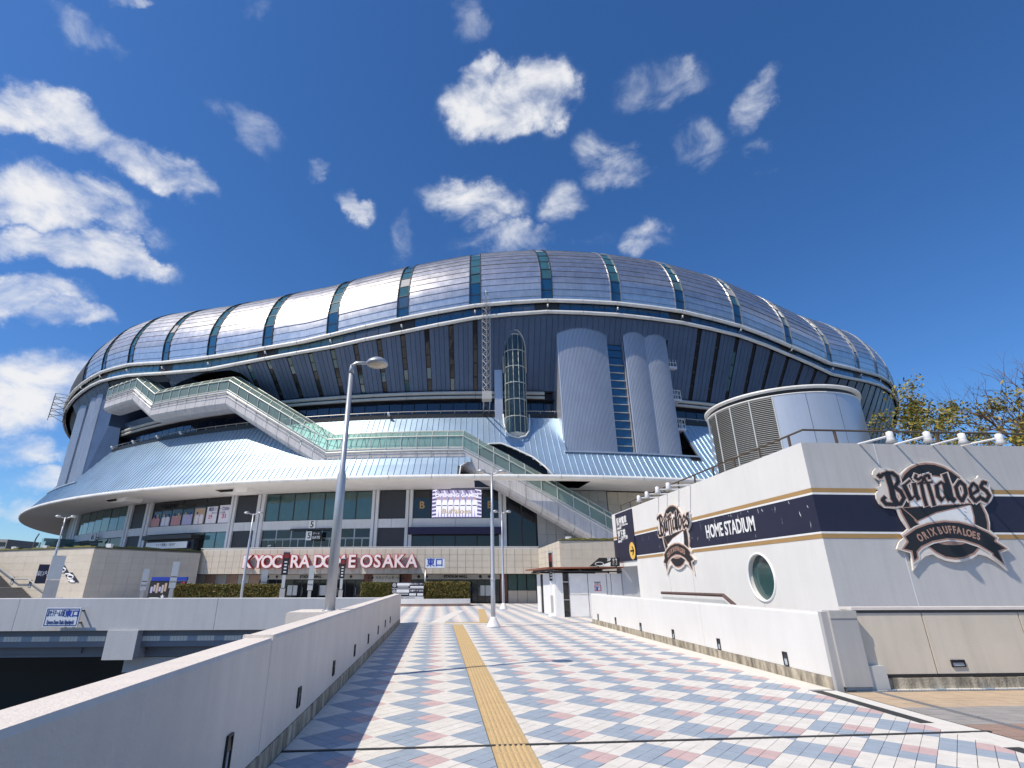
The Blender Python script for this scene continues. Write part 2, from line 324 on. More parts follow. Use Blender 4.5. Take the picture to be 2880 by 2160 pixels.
# ------------------------------------------------------------------ the setting: ground, decks, paving
XL, XR, PLY = -1.55, 6.30, 18.6               # walkway edges; plaza edge on the left
o = build(MB().box(-900, 900, -300, 1500, -6.6, -6.2), 'ground', 'asphalt'); tag(o, kind='structure')
o = build(MB().box(XL - .27, XR + .3, -9, 23.4, -.62, -.016), 'walkway', 'grout'); tag(o, kind='structure'); walkway = o
mb = MB()
mb.box(-70, XL - .27, PLY, 62, -.14, 0); mb.box(XR + .3, 60, 8.9, 62, -.7, -.002); mb.box(XL - .27, XR + .3, 23.4, 62, -.7, .0005)
plaza = build(mb, 'plaza', None); tag(plaza, kind='structure')
TS = .827 / (4 * math.sqrt(2)); TO = (2.226, 7.17)
# plaza paving pattern beyond the built tiles: the same diagonal grid as a node material
m = bpy.data.materials.new('plaza_pattern'); m.use_nodes = True; nt = m.node_tree; n = nt.nodes; l = nt.links; M['plaza_pattern'] = m
def mth(op, a, b=None, c=None):
    k = n.new('ShaderNodeMath'); k.operation = op
    for i, x in enumerate((a, b, c)):
        if x is None: continue
        if isinstance(x, (int, float)): k.inputs[i].default_value = x
        else: l.new(x, k.inputs[i])
    return k.outputs[0]
g = n.new('ShaderNodeNewGeometry'); sp = n.new('ShaderNodeSeparateXYZ'); l.new(g.outputs['Position'], sp.inputs[0])
dx = mth('SUBTRACT', sp.outputs[0], TO[0]); dy = mth('SUBTRACT', sp.outputs[1], TO[1]); kk = 1 / (math.sqrt(2) * TS)
ui = mth('MULTIPLY', mth('ADD', dx, dy), kk); vi = mth('MULTIPLY', mth('SUBTRACT', dx, dy), kk)
bu, bv = mth('FLOOR', mth('DIVIDE', ui, 4.0)), mth('FLOOR', mth('DIVIDE', vi, 4.0))
par = mth('PINGPONG', mth('ADD', bu, bv), 1.0)
iu = mth('SUBTRACT', ui, mth('MULTIPLY', bu, 4.0)); iv = mth('SUBTRACT', vi, mth('MULTIPLY', bv, 4.0))
pk = mth('MULTIPLY', mth('GREATER_THAN', iu, 2.0), mth('GREATER_THAN', iv, 2.0))
gr = mth('MAXIMUM', mth('GREATER_THAN', mth('ABSOLUTE', mth('SUBTRACT', mth('FRACT', ui), .5)), .485), mth('GREATER_THAN', mth('ABSOLUTE', mth('SUBTRACT', mth('FRACT', vi), .5)), .485))
def mixc_(f, a, b):
    k = n.new('ShaderNodeMix'); k.data_type = 'RGBA'; l.new(f, k.inputs['Factor'])
    for nm, x in (('A', a), ('B', b)):
        if isinstance(x, tuple): k.inputs[nm].default_value = (*x, 1)
        else: l.new(x, k.inputs[nm])
    return k.outputs['Result']
cc = mixc_(pk, (.335, .395, .465), (.58, .42, .405)); cc = mixc_(par, (.74, .705, .645), cc); cc = mixc_(gr, cc, (.2, .2, .2))
nz = n.new('ShaderNodeTexNoise'); nz.inputs['Scale'].default_value = .6; nz.inputs['Detail'].default_value = 8; l.new(g.outputs['Position'], nz.inputs['Vector'])
vs_ = n.new('ShaderNodeVectorMath'); vs_.operation = 'SCALE'; l.new(cc, vs_.inputs[0]); l.new(mth('MULTIPLY_ADD', nz.outputs['Fac'], .3, .85), vs_.inputs['Scale'])
l.new(vs_.outputs[0], n['Principled BSDF'].inputs['Base Color']); n['Principled BSDF'].inputs['Roughness'].default_value = .65
plaza.data.materials.append(m)
# walkway tiles: diagonal square tiles, 4x4 blocks white / blue with a pink corner
def tile_ok(x, y):
    if not (XL + .27 < x < 5.86 and 4.35 < y < 22.6): return False
    if .585 - .11 < x < .99 + .11: return False
    return True
tiles = []; h_ = TS * .966 / 2 * math.sqrt(2)
for i in range(-140, 220):
    for j in range(-160, 140):
        x = TO[0] + (i + .5 + j + .5) * TS / math.sqrt(2); y = TO[1] + (i + .5 - j - .5) * TS / math.sqrt(2)
        if not (XL - .1 < x < 6.2 and 4.2 < y < 22.8): continue
        a, b = i % 4, j % 4; blue = ((i // 4) + (j // 4)) % 2 != 0
        c = 'tile_pink' if blue and a >= 2 and b >= 2 else ('tile_blue' if blue else 'tile_white')
        if c != 'tile_pink' and random.random() < .4: c += '_b'
        # clip against the strips beside and inside the field
        tiles.append((x, y, c))
TC = ['tile_white', 'tile_white_b', 'tile_blue', 'tile_blue_b', 'tile_pink']
def clip(poly, ax, lim, keep_less):
    out = []
    for k in range(len(poly)):
        p, q = poly[k], poly[(k + 1) % len(poly)]; ip = (p[ax] < lim) == keep_less; iq = (q[ax] < lim) == keep_less
        if ip: out.append(p)
        if ip != iq:
            t = (lim - p[ax]) / (q[ax] - p[ax]); out.append((p[0] + (q[0] - p[0]) * t, p[1] + (q[1] - p[1]) * t))
    return out
def clip_joint(poly, lim, above):
    f = lambda p: p[1] - .0306 * p[0]
    out = []
    for k in range(len(poly)):
        p, q = poly[k], poly[(k + 1) % len(poly)]; ip = (f(p) > lim) == above; iq = (f(q) > lim) == above
        if ip: out.append(p)
        if ip != iq:
            t = (lim - f(p)) / (f(q) - f(p)); out.append((p[0] + (q[0] - p[0]) * t, p[1] + (q[1] - p[1]) * t))
    return out
def tile_polys(x, y):
    r0 = []
    for q in tile_polys0(x, y):
        for lim, ab in ((6.362, True), (6.302, False)):
            c = clip_joint(q, lim, ab)
            if len(c) > 2: r0.append(c)
    return r0
def tile_polys0(x, y):
    po = [(x + h_, y), (x, y + h_), (x - h_, y), (x, y - h_)]; res = []
    for lo, hi in ((XL + .02 if y > 9 else XL + .02, .578), (.998, 5.845)):
        q = clip(clip(po, 0, lo, False), 0, hi, True)
        if len(q) > 2:
            q = clip(clip(q, 1, 4.3, False), 1, 22.62, True)
            if len(q) > 2: res.append(q)
    return res
tiles.sort(key=lambda t: (t[0] - .6)**2 * .12 + t[1]**2)
fin = [(q, c) for x, y, c in tiles for q in tile_polys(x, y)]
near = [k for k in fin if k[0][0][1] > 4.9][:300]; ids = set(id(k[0]) for k in near)
std = {}
for q, c in near:
    dz = random.uniform(-.0012, .0012); cxp = sum(p[0] for p in q) / len(q); cyp = sum(p[1] for p in q) / len(q)
    full = len(q) == 4 and abs(max(p[0] for p in q) - min(p[0] for p in q) - 2 * h_) < 1e-6
    if full and c in std: me = std[c]
    else:
        k = len(q); mb = MB().add([(p[0] - cxp, p[1] - cyp, -.014) for p in q] + [(cxp_ * .994 - 0, cyp_ * .994, 0) for cxp_, cyp_ in [(p[0] - cxp, p[1] - cyp) for p in q]],
             [tuple(range(k, 2 * k))] + [(i, (i + 1) % k, k + (i + 1) % k, k + i) for i in range(k)])
        me = mb.mesh('paving_tile'); me.materials.append(M[c])
        if full: std[c] = me
    o = put('paving_tile', me, None, walkway); o.location = (cxp, cyp, dz); o.rotation_euler = (random.uniform(-.003, .003), random.uniform(-.003, .003), 0)
V = []; Fc = []; MI = []
for q, c in fin:
    if id(q) in ids: continue
    k = len(q); s = len(V); dz = random.uniform(-.0012, .0012); V += [(p[0], p[1], -.015) for p in q] + [(p[0], p[1], dz) for p in q]
    Fc.append(tuple(s + k + i for i in range(k))); MI.append(TC.index(c))
    for i in range(k): Fc.append((s + i, s + (i + 1) % k, s + k + (i + 1) % k, s + k + i)); MI.append(TC.index(c))
me = bpy.data.meshes.new('paving_tiles'); me.from_pydata(V, [], Fc)
for c in TC: me.materials.append(M[c])
me.polygons.foreach_set('material_index', MI); me.update()
o = put('paving_tiles', me, None, walkway); o['kind'] = 'stuff'
# tactile strip: ribbed yellow slabs
rib = MB(); rib.box(-.2, .2, 0, .294, -.014, .001)
for x in (-.14, -.085, -.028, .028, .085, .14): rib.hexa([(x - .021, .012, .001), (x + .021, .012, .001), (x + .021, .282, .001), (x - .021, .282, .001)], [(x - .012, .018, .007), (x + .012, .018, .007), (x + .012, .276, .007), (x - .012, .276, .007)])
me = rib.mesh('tactile_slab'); y = 4.3
while y < 22.3:
    o = put('tactile_slab', me, 'tactile', walkway); o.location = (.788, y, 0); o.rotation_euler.z = random.uniform(-.003, .003); y += .2985
y = 23.5
while y < 34.4:
    k = (y - 23.5) / 11; o = put('tactile_slab', me, 'tactile', plaza); o.location = (1.93 + .72 * k, y, .014); o.rotation_euler.z = -.065; y += .2985
x = .5
while x < 2.1:
    o = put('tactile_slab', me, 'tactile', plaza); o.location = (x, 23.25, .014); o.rotation_euler.z = math.pi / 2 * 0; x += .41
# kerbs and strips of the walkway
def strip(name, x0, x1, y0, y1, z1, mt, par, dz=.02): return build(MB().box(x0, x1, y0, y1, z1 - dz, z1), name, mt, par)
strip('gutter', XL, XL + .018, 9.0, 23, -.003, 'joint_dark', walkway)
build(MB().hexa([(XL, 6.26, -.02), (XR + .02, 6.50, -.02), (XR + .02, 6.55, -.02), (XL, 6.31, -.02)], [(XL, 6.26, .006), (XR + .02, 6.50, .006), (XR + .02, 6.55, .006), (XL, 6.31, .006)]), 'expansion_joint', 'joint_dark', walkway)
strip('edge_strip', 5.85, 6.03, 6.92, 8.9, -.001, 'joint_dark', walkway); strip('edge_strip', 5.85, 6.03, 4.0, 5.95, -.001, 'joint_dark', walkway)
strip('edge_strip', 5.85, 6.03, 5.95, 6.92, .0005, 'tile_white', walkway)
strip('kerb_stone', 6.034, 6.25, 4.0, 8.88, .003, 'tile_white', walkway); strip('kerb_gap', 6.254, 6.285, 4.0, 8.88, -.002, 'joint_dark', walkway)
strip('border_band', XL, XR, 22.66, 23.2, .0045, 'tile_white_b', walkway, .03)
for x0 in arange(5.86, XR, 1)[:1]: strip('border_slab', 5.852, XR - .02, 9.0, 22.6, -.001, 'tile_white_b', walkway)
mb = MB(); mb.box(6.29, 40, -9, 8.86, -.5, -.012); pavement = build(mb, 'pavement', 'grout'); tag(pavement, kind='structure')
bm_ = {}
for i in range(0, 22):
    for j in range(0, 24):
        x = 6.31 + i * .255; y = 8.62 - j * .1275 - (.0 if i % 2 else 0)
        if 6.78 < x + .12 < 6.95: pass
        if y < 5.9: continue
        c = 'pave_beige' if y > 7.62 else ('pave_grey' if y > 6.75 else 'pave_brown')
        bx = (x, x + .248, y, y + .1225, -.014, random.uniform(-.0035, -.001))
        if i > 11: bm_.setdefault(c, MB()).box(*bx)
        else: build(MB().box(*bx), 'paving_brick', c, pavement)
for c, b in bm_.items(): o = build(b, 'paving_bricks', c, pavement); o['kind'] = 'stuff'
mb = MB(); mb.box(6.76, 6.86, 5.8, 8.8, -.01, .0015)
for k in range(60): mb.box(6.762, 6.858, 5.82 + k * .0495, 5.84 + k * .0495, .0015, .004)
build(mb, 'drain_grate', 'grate', pavement)
# ------------------------------------------------------------------ parapets of the walkway
def fixture(parent, p, n, w=.115, h=.215):    # recessed wall light: frame, louvre hood and pale lens
    n = Vector(n); r = n.cross(Z3).normalized(); p = Vector(p)
    def fr(u, v, d): return p + r * u + Z3 * v + n * d
    fx = MB()
    for a in ((-w / 2, -w / 2 + .014, -h / 2, h / 2), (w / 2 - .014, w / 2, -h / 2, h / 2), (-w / 2 + .014, w / 2 - .014, h / 2 - .014, h / 2), (-w / 2 + .014, w / 2 - .014, -h / 2, -h / 2 + .014)):
        fx.hexa([fr(a[0], a[2], -.01), fr(a[1], a[2], -.01), fr(a[1], a[3], -.01), fr(a[0], a[3], -.01)], [fr(a[0], a[2], .018), fr(a[1], a[2], .018), fr(a[1], a[3], .018), fr(a[0], a[3], .018)])
    q = build(fx, 'wall_light', 'black', parent)
    hd = MB().hexa([fr(-w / 2 + .014, .01, -.008), fr(w / 2 - .014, .01, -.008), fr(w / 2 - .014, h / 2 - .014, -.008), fr(-w / 2 + .014, h / 2 - .014, -.008)], [fr(-w / 2 + .014, .01, .014), fr(w / 2 - .014, .01, .014), fr(w / 2 - .014, h / 2 - .014, .004), fr(-w / 2 + .014, h / 2 - .014, .004)])
    build(hd, 'light_hood', 'frame_dark', q)
    ln = MB().hexa([fr(-w / 2 + .014, -h / 2 + .014, -.008), fr(w / 2 - .014, -h / 2 + .014, -.008), fr(w / 2 - .014, .01, -.008), fr(-w / 2 + .014, .01, -.008)], [fr(-w / 2 + .014, -h / 2 + .014, .003), fr(w / 2 - .014, -h / 2 + .014, .003), fr(w / 2 - .014, .01, .003), fr(-w / 2 + .014, .01, .003)])
    build(ln, 'light_lens', 'fixture_glass', q)
lp = thing('parapet_wall', 'long off-white parapet with coped top and stained kerb beside the lamp post block', 'parapet', (XL - .13, 8, 0))
joints = [-9, -2.0, 5.55, 10.15, 23.45]
for a, b in zip(joints, joints[1:]):
    x0, x1 = XL - .27, XL; e = .006; zt = 1.1 if a < 5 else 1.122
    mb = MB().prism([(x0, .17), (x1, .17), (x1, zt - .03), (x1 - .015, zt), (x0 + .015, zt), (x0, zt - .03)], lambda u, v, d: (u, d, v), a + e, b - e)
    build(mb, 'wall_panel', 'parapet', lp)
    y = a
    while y < b - .01:
        y2 = min(y + 1.15, b); build(MB().box(x0 - .01, x1 + .012, y + .004, y2 - .004, -.3, .166), 'kerb_block', 'kerb_stained', lp); y = y2
build(MB().box(XL - .245, XL - .02, -9, 23.4, -.1, 1.06), 'core', 'grout', lp)
build(MB().box(XL - .275, XL + .004, 5.52, 5.585, .1, 1.128), 'joint_cover', 'parapet', lp)
z4 = zm(700, 1600, 900)
for q in [(975, 352), (941, 377), (892, 422), (824, 483), (729, 563), (583, 686), (342, 886)]: fixture(lp, onx(z4(*q), XL + .001) , X3, .115, .2)
p = onx(zm(0, 1650, 900)(1568, 1150), XL + .001); fixture(lp, p, X3, .115, .24)
rp = thing('parapet_wall', 'white parapet with six small wall lights beside the emblem building', 'parapet', (XR + .13, 15, 0))
joints = [8.98, 13.2, 17.4, 22.75]
for a, b in zip(joints, joints[1:]):
    x0, x1 = XR, XR + .25; e = .005
    build(MB().prism([(x0, .17), (x1, .17), (x1, 1.09), (x1 - .015, 1.12), (x0 + .015, 1.12), (x0, 1.09)], lambda u, v, d: (u, d, v), a + e, b - e), 'wall_panel', 'white_wall', rp)
    y = a
    while y < b - .01:
        y2 = min(y + 1.05, b); build(MB().box(x0 - .012, x1, y + .004, y2 - .004, -.3, .166), 'kerb_block', 'kerb_stained', rp); y = y2
build(MB().box(XR + .02, XR + .23, 9.0, 22.7, -.1, 1.08), 'core', 'grout', rp)
z5 = zm(1500, 1650, 1380)
for q in [(293, 137), (372, 154), (485, 181), (632, 214), (838, 259), (1139, 325)]: fixture(rp, onx(z5(*q), XR - .001), -X3, .13, .225)
build(MB().box(XR - .012, XR + .1, 8.9, 8.976, -.02, 1.13), 'end_post', 'facade_grey', rp)
# steel cover box at the end of the right parapet and the beige wall running on from it
cb = thing('cover_box', 'grey steel cover plate on the corner where the beige wall meets the white parapet', 'cover plate', (6.45, 8.92, 0))
build(MB().box(6.40, 6.86, 8.86, 9.0, .05, 1.035), 'cover_plate', 'facade_grey', cb); build(MB().box(6.398, 6.862, 8.85, 9.02, 1.035, 1.15), 'cap_plate', 'sign_stone', cb); build(MB().box(6.43, 6.84, 8.88, 9.0, 0, .05), 'plinth', 'concrete', cb)
build(MB().box(6.865, 7.17, 8.9, 9.05, 0, .335), 'junction_cover', 'sign_grey', cb)
bw = thing('boundary_wall', 'beige rendered boundary wall with vertical joints and mossy kerb before the grey gable', 'wall', (9, 9.2, 0))
xs = [6.87, 8.12, 9.86, 11.6, 13.4, 16, 22]
for a, b in zip(xs, xs[1:]):
    build(MB().prism([(9.0, .2), (9.22, .2), (9.22, 1.15), (9.0, 1.10)], lambda u, v, d: (d, u, v), a + .012, b - .012), 'wall_panel', 'panel_beige', bw)
    build(MB().box(a + .02, b - .004, 8.985, 9.2, .155, .194), 'drip_strip', 'black', bw)
x = 7.16
while x < 20:
    wd = random.uniform(.33, .52); build(MB().box(x, x + wd - .004, 8.955, 9.2, -.05, .15 + random.uniform(-.004, .004)), 'kerb_block', 'kerb_stained', bw); x += wd
build(MB().box(6.88, 22, 8.97, 9.26, 1.151, 1.195), 'coping', 'cream', bw); build(MB().box(6.9, 22, 9.03, 9.2, -.1, 1.14), 'core', 'grout', bw)
z3 = zm(2180, 1500, 700)
p = ony(z3(1625, 1155), 8.995); fixture(bw, p, -Y3, .235, .105)
# drainage gap and small details on the deck, the lamp block on the left wall
lb = thing('lamp_plinth', 'white concrete block behind the parapet carrying the tall lamp post', 'plinth', (-2.0, 10.3, 0))
build(MB().prism([(-2.62, .3), (XL - .275, .3), (XL - .275, 1.075), (-1.85, 1.1), (-2.6, 1.1), (-2.62, 1.08)], lambda u, v, d: (u, d, v), 9.95, 11.0), 'block', 'parapet', lb)
# ------------------------------------------------------------------ plaza edge on the left: fascia, girder, pier
ft = thing('plaza_parapet', 'pale grey plaza edge parapet spanning above the dark underpass', 'parapet', (-12, PLY, 0))
for a, b in ((-60, -30), (-30, -13), (-13, -7), (-7, XL - .28)):
    build(MB().prism([(PLY - .25, .18), (PLY, .18), (PLY, 1.09), (PLY - .02, 1.105), (PLY - .23, 1.105), (PLY - .25, 1.09)], lambda u, v, d: (d, u, v), a + .006, b - .006), 'wall_panel', 'fascia', ft)
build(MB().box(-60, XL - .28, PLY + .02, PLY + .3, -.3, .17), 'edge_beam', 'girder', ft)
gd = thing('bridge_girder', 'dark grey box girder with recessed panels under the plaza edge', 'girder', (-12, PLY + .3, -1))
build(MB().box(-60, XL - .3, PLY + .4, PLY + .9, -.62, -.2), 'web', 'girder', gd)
p0 = ony(zm(0, 1650, 900)(500, 500), PLY)
for a, b in ((-34, -20.3), (-19.5, p0.x + .0), (p0.x + 1.6, -9.2), (-8.4, -2)):
    build(MB().box(a, b, PLY + .34, PLY + .41, -.52, -.05), 'stiffener_panel', 'girder', gd)
z6 = zm(0, 1650, 900)
pa, pb = ony(z6(745, 305), PLY - .3), ony(z6(700, 508), PLY - .3); pc = ony(z6(955, 305), PLY - .3)
pr = thing('bridge_pier', 'pale concrete bridge pier with square bracket and round column under the plaza', 'pier', (pa.x + .8, PLY + .2, -6.2))
build(MB().box(pa.x, pc.x, PLY - .3, PLY + .6, pb.z, pa.z), 'bracket', 'fascia', pr)
build(MB().box(pa.x + .25, pc.x + 1.6, PLY + .52, PLY + 2.2, pb.z - .45, pb.z - .02), 'bearing_cap', 'fascia', pr)
build(MB().tube([((pa.x + pc.x) / 2, PLY + 1.0, -6.2), ((pa.x + pc.x) / 2, PLY + 1.0, pb.z - .7)], .55, 24), 'column', 'fascia', pr, True)
uw = thing('underpass_wall', 'retaining wall deep inside the underpass, its shade put into a near-black colour', 'wall', (-12, 40, -6.2)); build(MB().box(-70, 40, 30, 30.5, -6.2, -.71), 'wall_panel', 'panel_dark', uw)  # near-black wall colour stands in for the shade under the plaza
# direction sign hung on the fascia
zs = zm(0, 1500, 560); Ys = PLY - .5
a, b, c, d = [ony(zs(*q), Ys) for q in ((508, 825), (888, 825), (868, 1052), (478, 1040))]
sg = thing('direction_sign', 'blue lettered white station exit sign hung on the plaza fascia', 'sign', ((a.x + b.x) / 2, Ys, d.z))
x0, x1, zt, zb = (a.x + d.x) / 2, (b.x + c.x) / 2, a.z, d.z
build(MB().box(x0, x1, Ys, Ys + .05, zb, zt), 'board', 'sign_white', sg)
bd = MB()
for q in ((x0 + .03, x1 - .03, zt - .05, zt - .03), (x0 + .03, x1 - .03, zb + .03, zb + .05), (x0 + .03, x0 + .05, zb + .05, zt - .05), (x1 - .05, x1 - .03, zb + .05, zt - .05)): bd.box(q[0], q[1], Ys - .005, Ys, q[2], q[3])
build(bd, 'border', 'blue_header', sg)
wd, hh = x1 - x0, zt - zb
text('lettering', '京セラドーム大阪', frame((x0 + wd * .31, Ys - .004, zb + hh * .69), X3, Z3), .2, 'blue_header', sg, .003, .002, wd * .5 / 1.6)
text('lettering', '東口', frame((x0 + wd * .765, Ys - .004, zb + hh * .67), X3, Z3), wd * .205, 'blue_print', sg, .003, .006)
text('lettering', 'Kyocera Dome Osaka Higashiguchi', frame((x0 + wd * .49, Ys - .004, zb + hh * .24), X3, Z3), .17, 'blue_header', sg, .003, .001, wd * .88 / 2.75)
for x in (x0 + wd * .42, x0 + wd * .93):
    for z in (zb + .08, zt - .12): build(MB().box(x, x + .04, Ys + .05, PLY - .24, z, z + .04), 'bracket', 'frame_dark', sg)
# ------------------------------------------------------------------ the stadium
UP = [(-60, 31.6), (-43.3, 31.6), (-39.2, 31.4), (-34.5, 30.6), (-29.6, 29.2), (-25.7, 28.5), (-21.4, 28.35), (-16.3, 28.75), (-9.7, 30.75), (-4.2, 32.4), (.4, 33.15), (5.2, 33.35), (10.4, 33.2), (15.8, 32.4), (20.2, 31.1), (25.2, 30.1), (30.9, 31.1), (35.9, 32.4), (42.7, 33.7), (60, 32.5)]
LO = [(-60, 30.2), (-40.7, 30.2), (-35, 29.15), (-30, 27.8), (-25, 26.85), (-21.5, 27.0), (-18.2, 27.3), (-14.7, 27.75), (-9.7, 29.1), (-4.2, 30.9), (.3, 31.75), (5.2, 31.9), (10.4, 31.75), (15.8, 31.1), (20.8, 29.7), (25.9, 28.6), (31, 29.7), (37.2, 31.1), (45.6, 32.4), (60, 31.2)]
def zu(t): return lerp(UP, t)
def zl(t): return min(lerp(LO, t), zu(t) - 1.15)
ST = thing('domed_stadium', 'huge round stadium with bulging titanium roof, wavy white ring and blue metal skirt', 'stadium', (CEN.x, CEN.y - 95, 0))
PR = [(0, -.15), (.12, .8), (.25, 2), (.27, 3), (.1, 4.1), (-.22, 5.2), (-.62, 6.2), (-1.1, 7.15), (-1.65, 8), (-2.25, 8.7), (-2.85, 9.25), (-3.45, 9.75), (-4.1, 10.2), (-5.2, 10.85), (-6.6, 11.45), (-9, 12.2), (-13, 13.0), (-20, 13.9)]
AL = [0]
for (a, b), (c, d) in zip(PR, PR[1:]): AL.append(AL[-1] + math.hypot(c - a, d - b))
def prof(s):
    for k in range(len(AL) - 1):
        if s <= AL[k + 1] or k == len(AL) - 2:
            t = (s - AL[k]) / (AL[k + 1] - AL[k]); a, b = PR[k], PR[k + 1]; dr, dz = b[0] - a[0], b[1] - a[1]; ll = math.hypot(dr, dz)
            return a[0] + dr * t, a[1] + dz * t, dz / ll, -dr / ll
def rp_(t, s, h): r, z, nr, nz = prof(s); return P(t, R0 + r + nr * h, zu(t) + z + nz * h)
RIB0, HW = .45, .41
mb = MB(); mb.grid(lambda t, s: rp_(t, s, -.10), arange(-180, 180, 144), arange(0, AL[-1], 26)); build(mb, 'roof_shell', 'seam_dark', ST, True)
mb = MB(); mb.grid(lambda t, r: P(t, r, 46.5 + 12 * (1 - (r / 79.6)**2) - (46.5 - zu(t) - 13.8) * (r / 79.6)**6), arange(-180, 180, 72), arange(0, 79.6, 10)); build(mb, 'roof_crown', 'titanium', ST, True)
NR = 15; SM = 13.4; TM = ['titanium', 'titanium_b', 'titanium_c']
for k in range(-9, 10):
    a, b = RIB0 + 5 * k + HW, RIB0 + 5 * (k + 1) - HW
    for i in range(NR):
        s0, s1 = SM * i / NR, SM * (i + 1) / NR - .025; j = random.uniform(-.012, .012)
        mb = MB(); us = arange(a, b, 5)
        mb.grid(lambda t, s: rp_(t, s, .045 + j - .05 * (s - s0) / (s1 - s0)), us, arange(s0, s1, 2))
        mb.grid(lambda t, h: rp_(t, s0, h), us, [-.06, .045 + j])
        build(mb, 'roof_panel', random.choice(TM), ST, True)
    mb = MB(); mb.grid(lambda t, s: rp_(t, s, .0), arange(a, b, 5), arange(SM, AL[-1], 6)); build(mb, 'roof_upper_panel', 'titanium', ST, True)
NPN = 9
for k in range(-9, 11):
    tc_ = RIB0 + 5 * k; fr = MB()
    for sg_ in (-1, 1):
        e = tc_ + sg_ * HW
        fr.grid(lambda h, s: rp_(e - sg_ * h, s, .10), [0, .055], arange(0, SM + 2, 18)); fr.grid(lambda h, s: rp_(e, s, h), [-.08, .10], arange(0, SM + 2, 18)); fr.grid(lambda h, s: rp_(e - sg_ * .055, s, h), [-.08, .10], arange(0, SM + 2, 18))
    build(fr, 'rib_flange', 'frame_steel' if k > 0 else 'frame_dark', ST, True)
    tr = MB()
    for i in range(NPN + 1):
        s = .1 + (SM + .6) * i / NPN; tr.grid(lambda t, q: rp_(t, q, .02), [tc_ - HW + .05, tc_ + HW - .05], [s - .05, s + .05])
    build(tr, 'rib_transom', 'frame_dark', ST)
    for i in range(NPN):
        s0 = .15 + (SM + .6) * i / NPN; s1 = .05 + (SM + .6) * (i + 1) / NPN; lean = random.uniform(-.015, .015)
        mb = MB(); mb.grid(lambda t, s: rp_(t, s, -.03 + lean * (s - s0)), [tc_ - HW + .055, tc_ + HW - .055], [s0, s1])
        vent = (i == 3 and k in (-2, 3, -6))
        build(mb, 'rib_pane', 'glass_blue' if i < 2 else ('facade_grey' if vent else 'glass_teal'), ST)
# white ring pipes, glass band between them
for T, dr, rr in ((zu, .22, .235), (zl, -.02, .225)):
    for k in range(-20, 20):
        t0 = RIB0 + 2.5 * k; a, b = P(t0 + .01, R0 + dr, T(t0)), P(t0 + 2.49, R0 + dr, T(t0 + 2.5)); build(MB().tube([a, b], rr, 14, False), 'ring_pipe', 'white_pipe', ST, True)
    mb = MB(); mb.tube([P(t, R0 + dr - .02, T(t)) for t in arange(-180, -49.6, 52)], rr, 8); mb.tube([P(t, R0 + dr - .02, T(t)) for t in arange(50.45, 180, 52)], rr, 8); build(mb, 'ring_pipe_far', 'white_pipe', ST, True)
mb = MB(); mb.grid(lambda t, v: P(t, R0 - .32, zl(t) + v * (zu(t) - zl(t))), arange(-180, 180, 180), [0, 1]); build(mb, 'band_backing', 'frame_dark', ST)
for k in range(-60, 60):
    t0 = RIB0 + 5 / 6 * k; dark = (k % 12) in (11, 0); c = 'panel_dark' if dark else ('glass_blue' if t0 > -14 else 'glass_teal')
    mb = MB(); ln = random.uniform(-.01, .01); mb.grid(lambda t, v: P(t, R0 - .22 + ln * v, zl(t) + .1 + v * (zu(t) - zl(t) - .2)), [t0 + .02, t0 + 5 / 6 - .02], [0, 1]); build(mb, 'band_pane', c, ST)
for k in range(-9, 10):
    t0 = RIB0 + 5 * k; z = zl(t0) + .55; a = P(t0, R0 - .2, z); b = P(t0, R0 + .28, z + .12)
    mb = MB().tube([a, b], .03, 6); mb.tube([P(t0, R0 + .2, z + .03), P(t0, R0 + .36, z + .3)], [.11, .085], 8); build(mb, 'ring_spotlight', 'lamp_white', ST, True)
# leaning drum wall
ZB, RB, RT = 23.2, 95.2, 99.05
def drum(t, v, h=0, zlow=None):
    zt = zl(t) - .12; f = 0 if zlow is None else (zlow - ZB) / (zt - ZB); v = f + (1 - f) * v
    return P(t, RB + (RT - RB) * v + h, ZB + (zt - ZB) * v)
def drum_r(t, z): return RB + (RT - RB) * (z - ZB) / (zl(t) - .12 - ZB)
AR = [(-29.6, 26.2), (-28.3, 26.55), (-25.3, 26.75), (-22.8, 26.6), (-22.0, 26.1), (-21.5, 25.2), (-21.2, 23.2)]
def zopen(t):
    if -38.6 < t < -29.5: return 99
    if -29.5 <= t < -21.2: return lerp(AR, t)
    return None
mb = MB(); mb.grid(lambda t, v: drum(t, v, -.5), arange(-180, -38.7, 60), [0, 1]); mb.grid(lambda t, v: drum(t, v, -.5), arange(-21.2, 180, 80), [0, 1])
mb.grid(lambda t, z: P(t, 92.2, z), arange(-39.5, -20, 20), [22.5, 30.5]); build(mb, 'drum_core', 'drum_dark', ST)
mb = MB(); mb.grid(lambda r, z: P(-38.65, r, z), [92.2, 97.6], [23.2, 29]); mb.grid(lambda r, z: P(-21.2, r, z), [92.2, 95.4], [23.2, 25.6]); mb.grid(lambda t, r: P(t, r, 23.5), arange(-39, -21, 12), [92.2, 95.3])
mb.grid(lambda t, r: P(t, r, 29.3 - .25 * (t + 39) * .4), arange(-39, -29.5, 8), [92.2, 98.2]); build(mb, 'recess_lining', 'drum_blue_b', ST)
mb = MB(); mb.grid(lambda t, z: P(t, 95.25 + (z - 23.2) * .35, z), arange(-38.6, -29, 12), [23.2, 24.0]); build(mb, 'recess_sill', 'drum_blue', ST)
mb = MB(); mb.grid(lambda t, z: P(t, 98.6 + .4 * z, zl(t) - .9 + .75 * z), arange(-38.6, -29.4, 12), [0, 1]); build(mb, 'recess_header', 'drum_dark', ST)
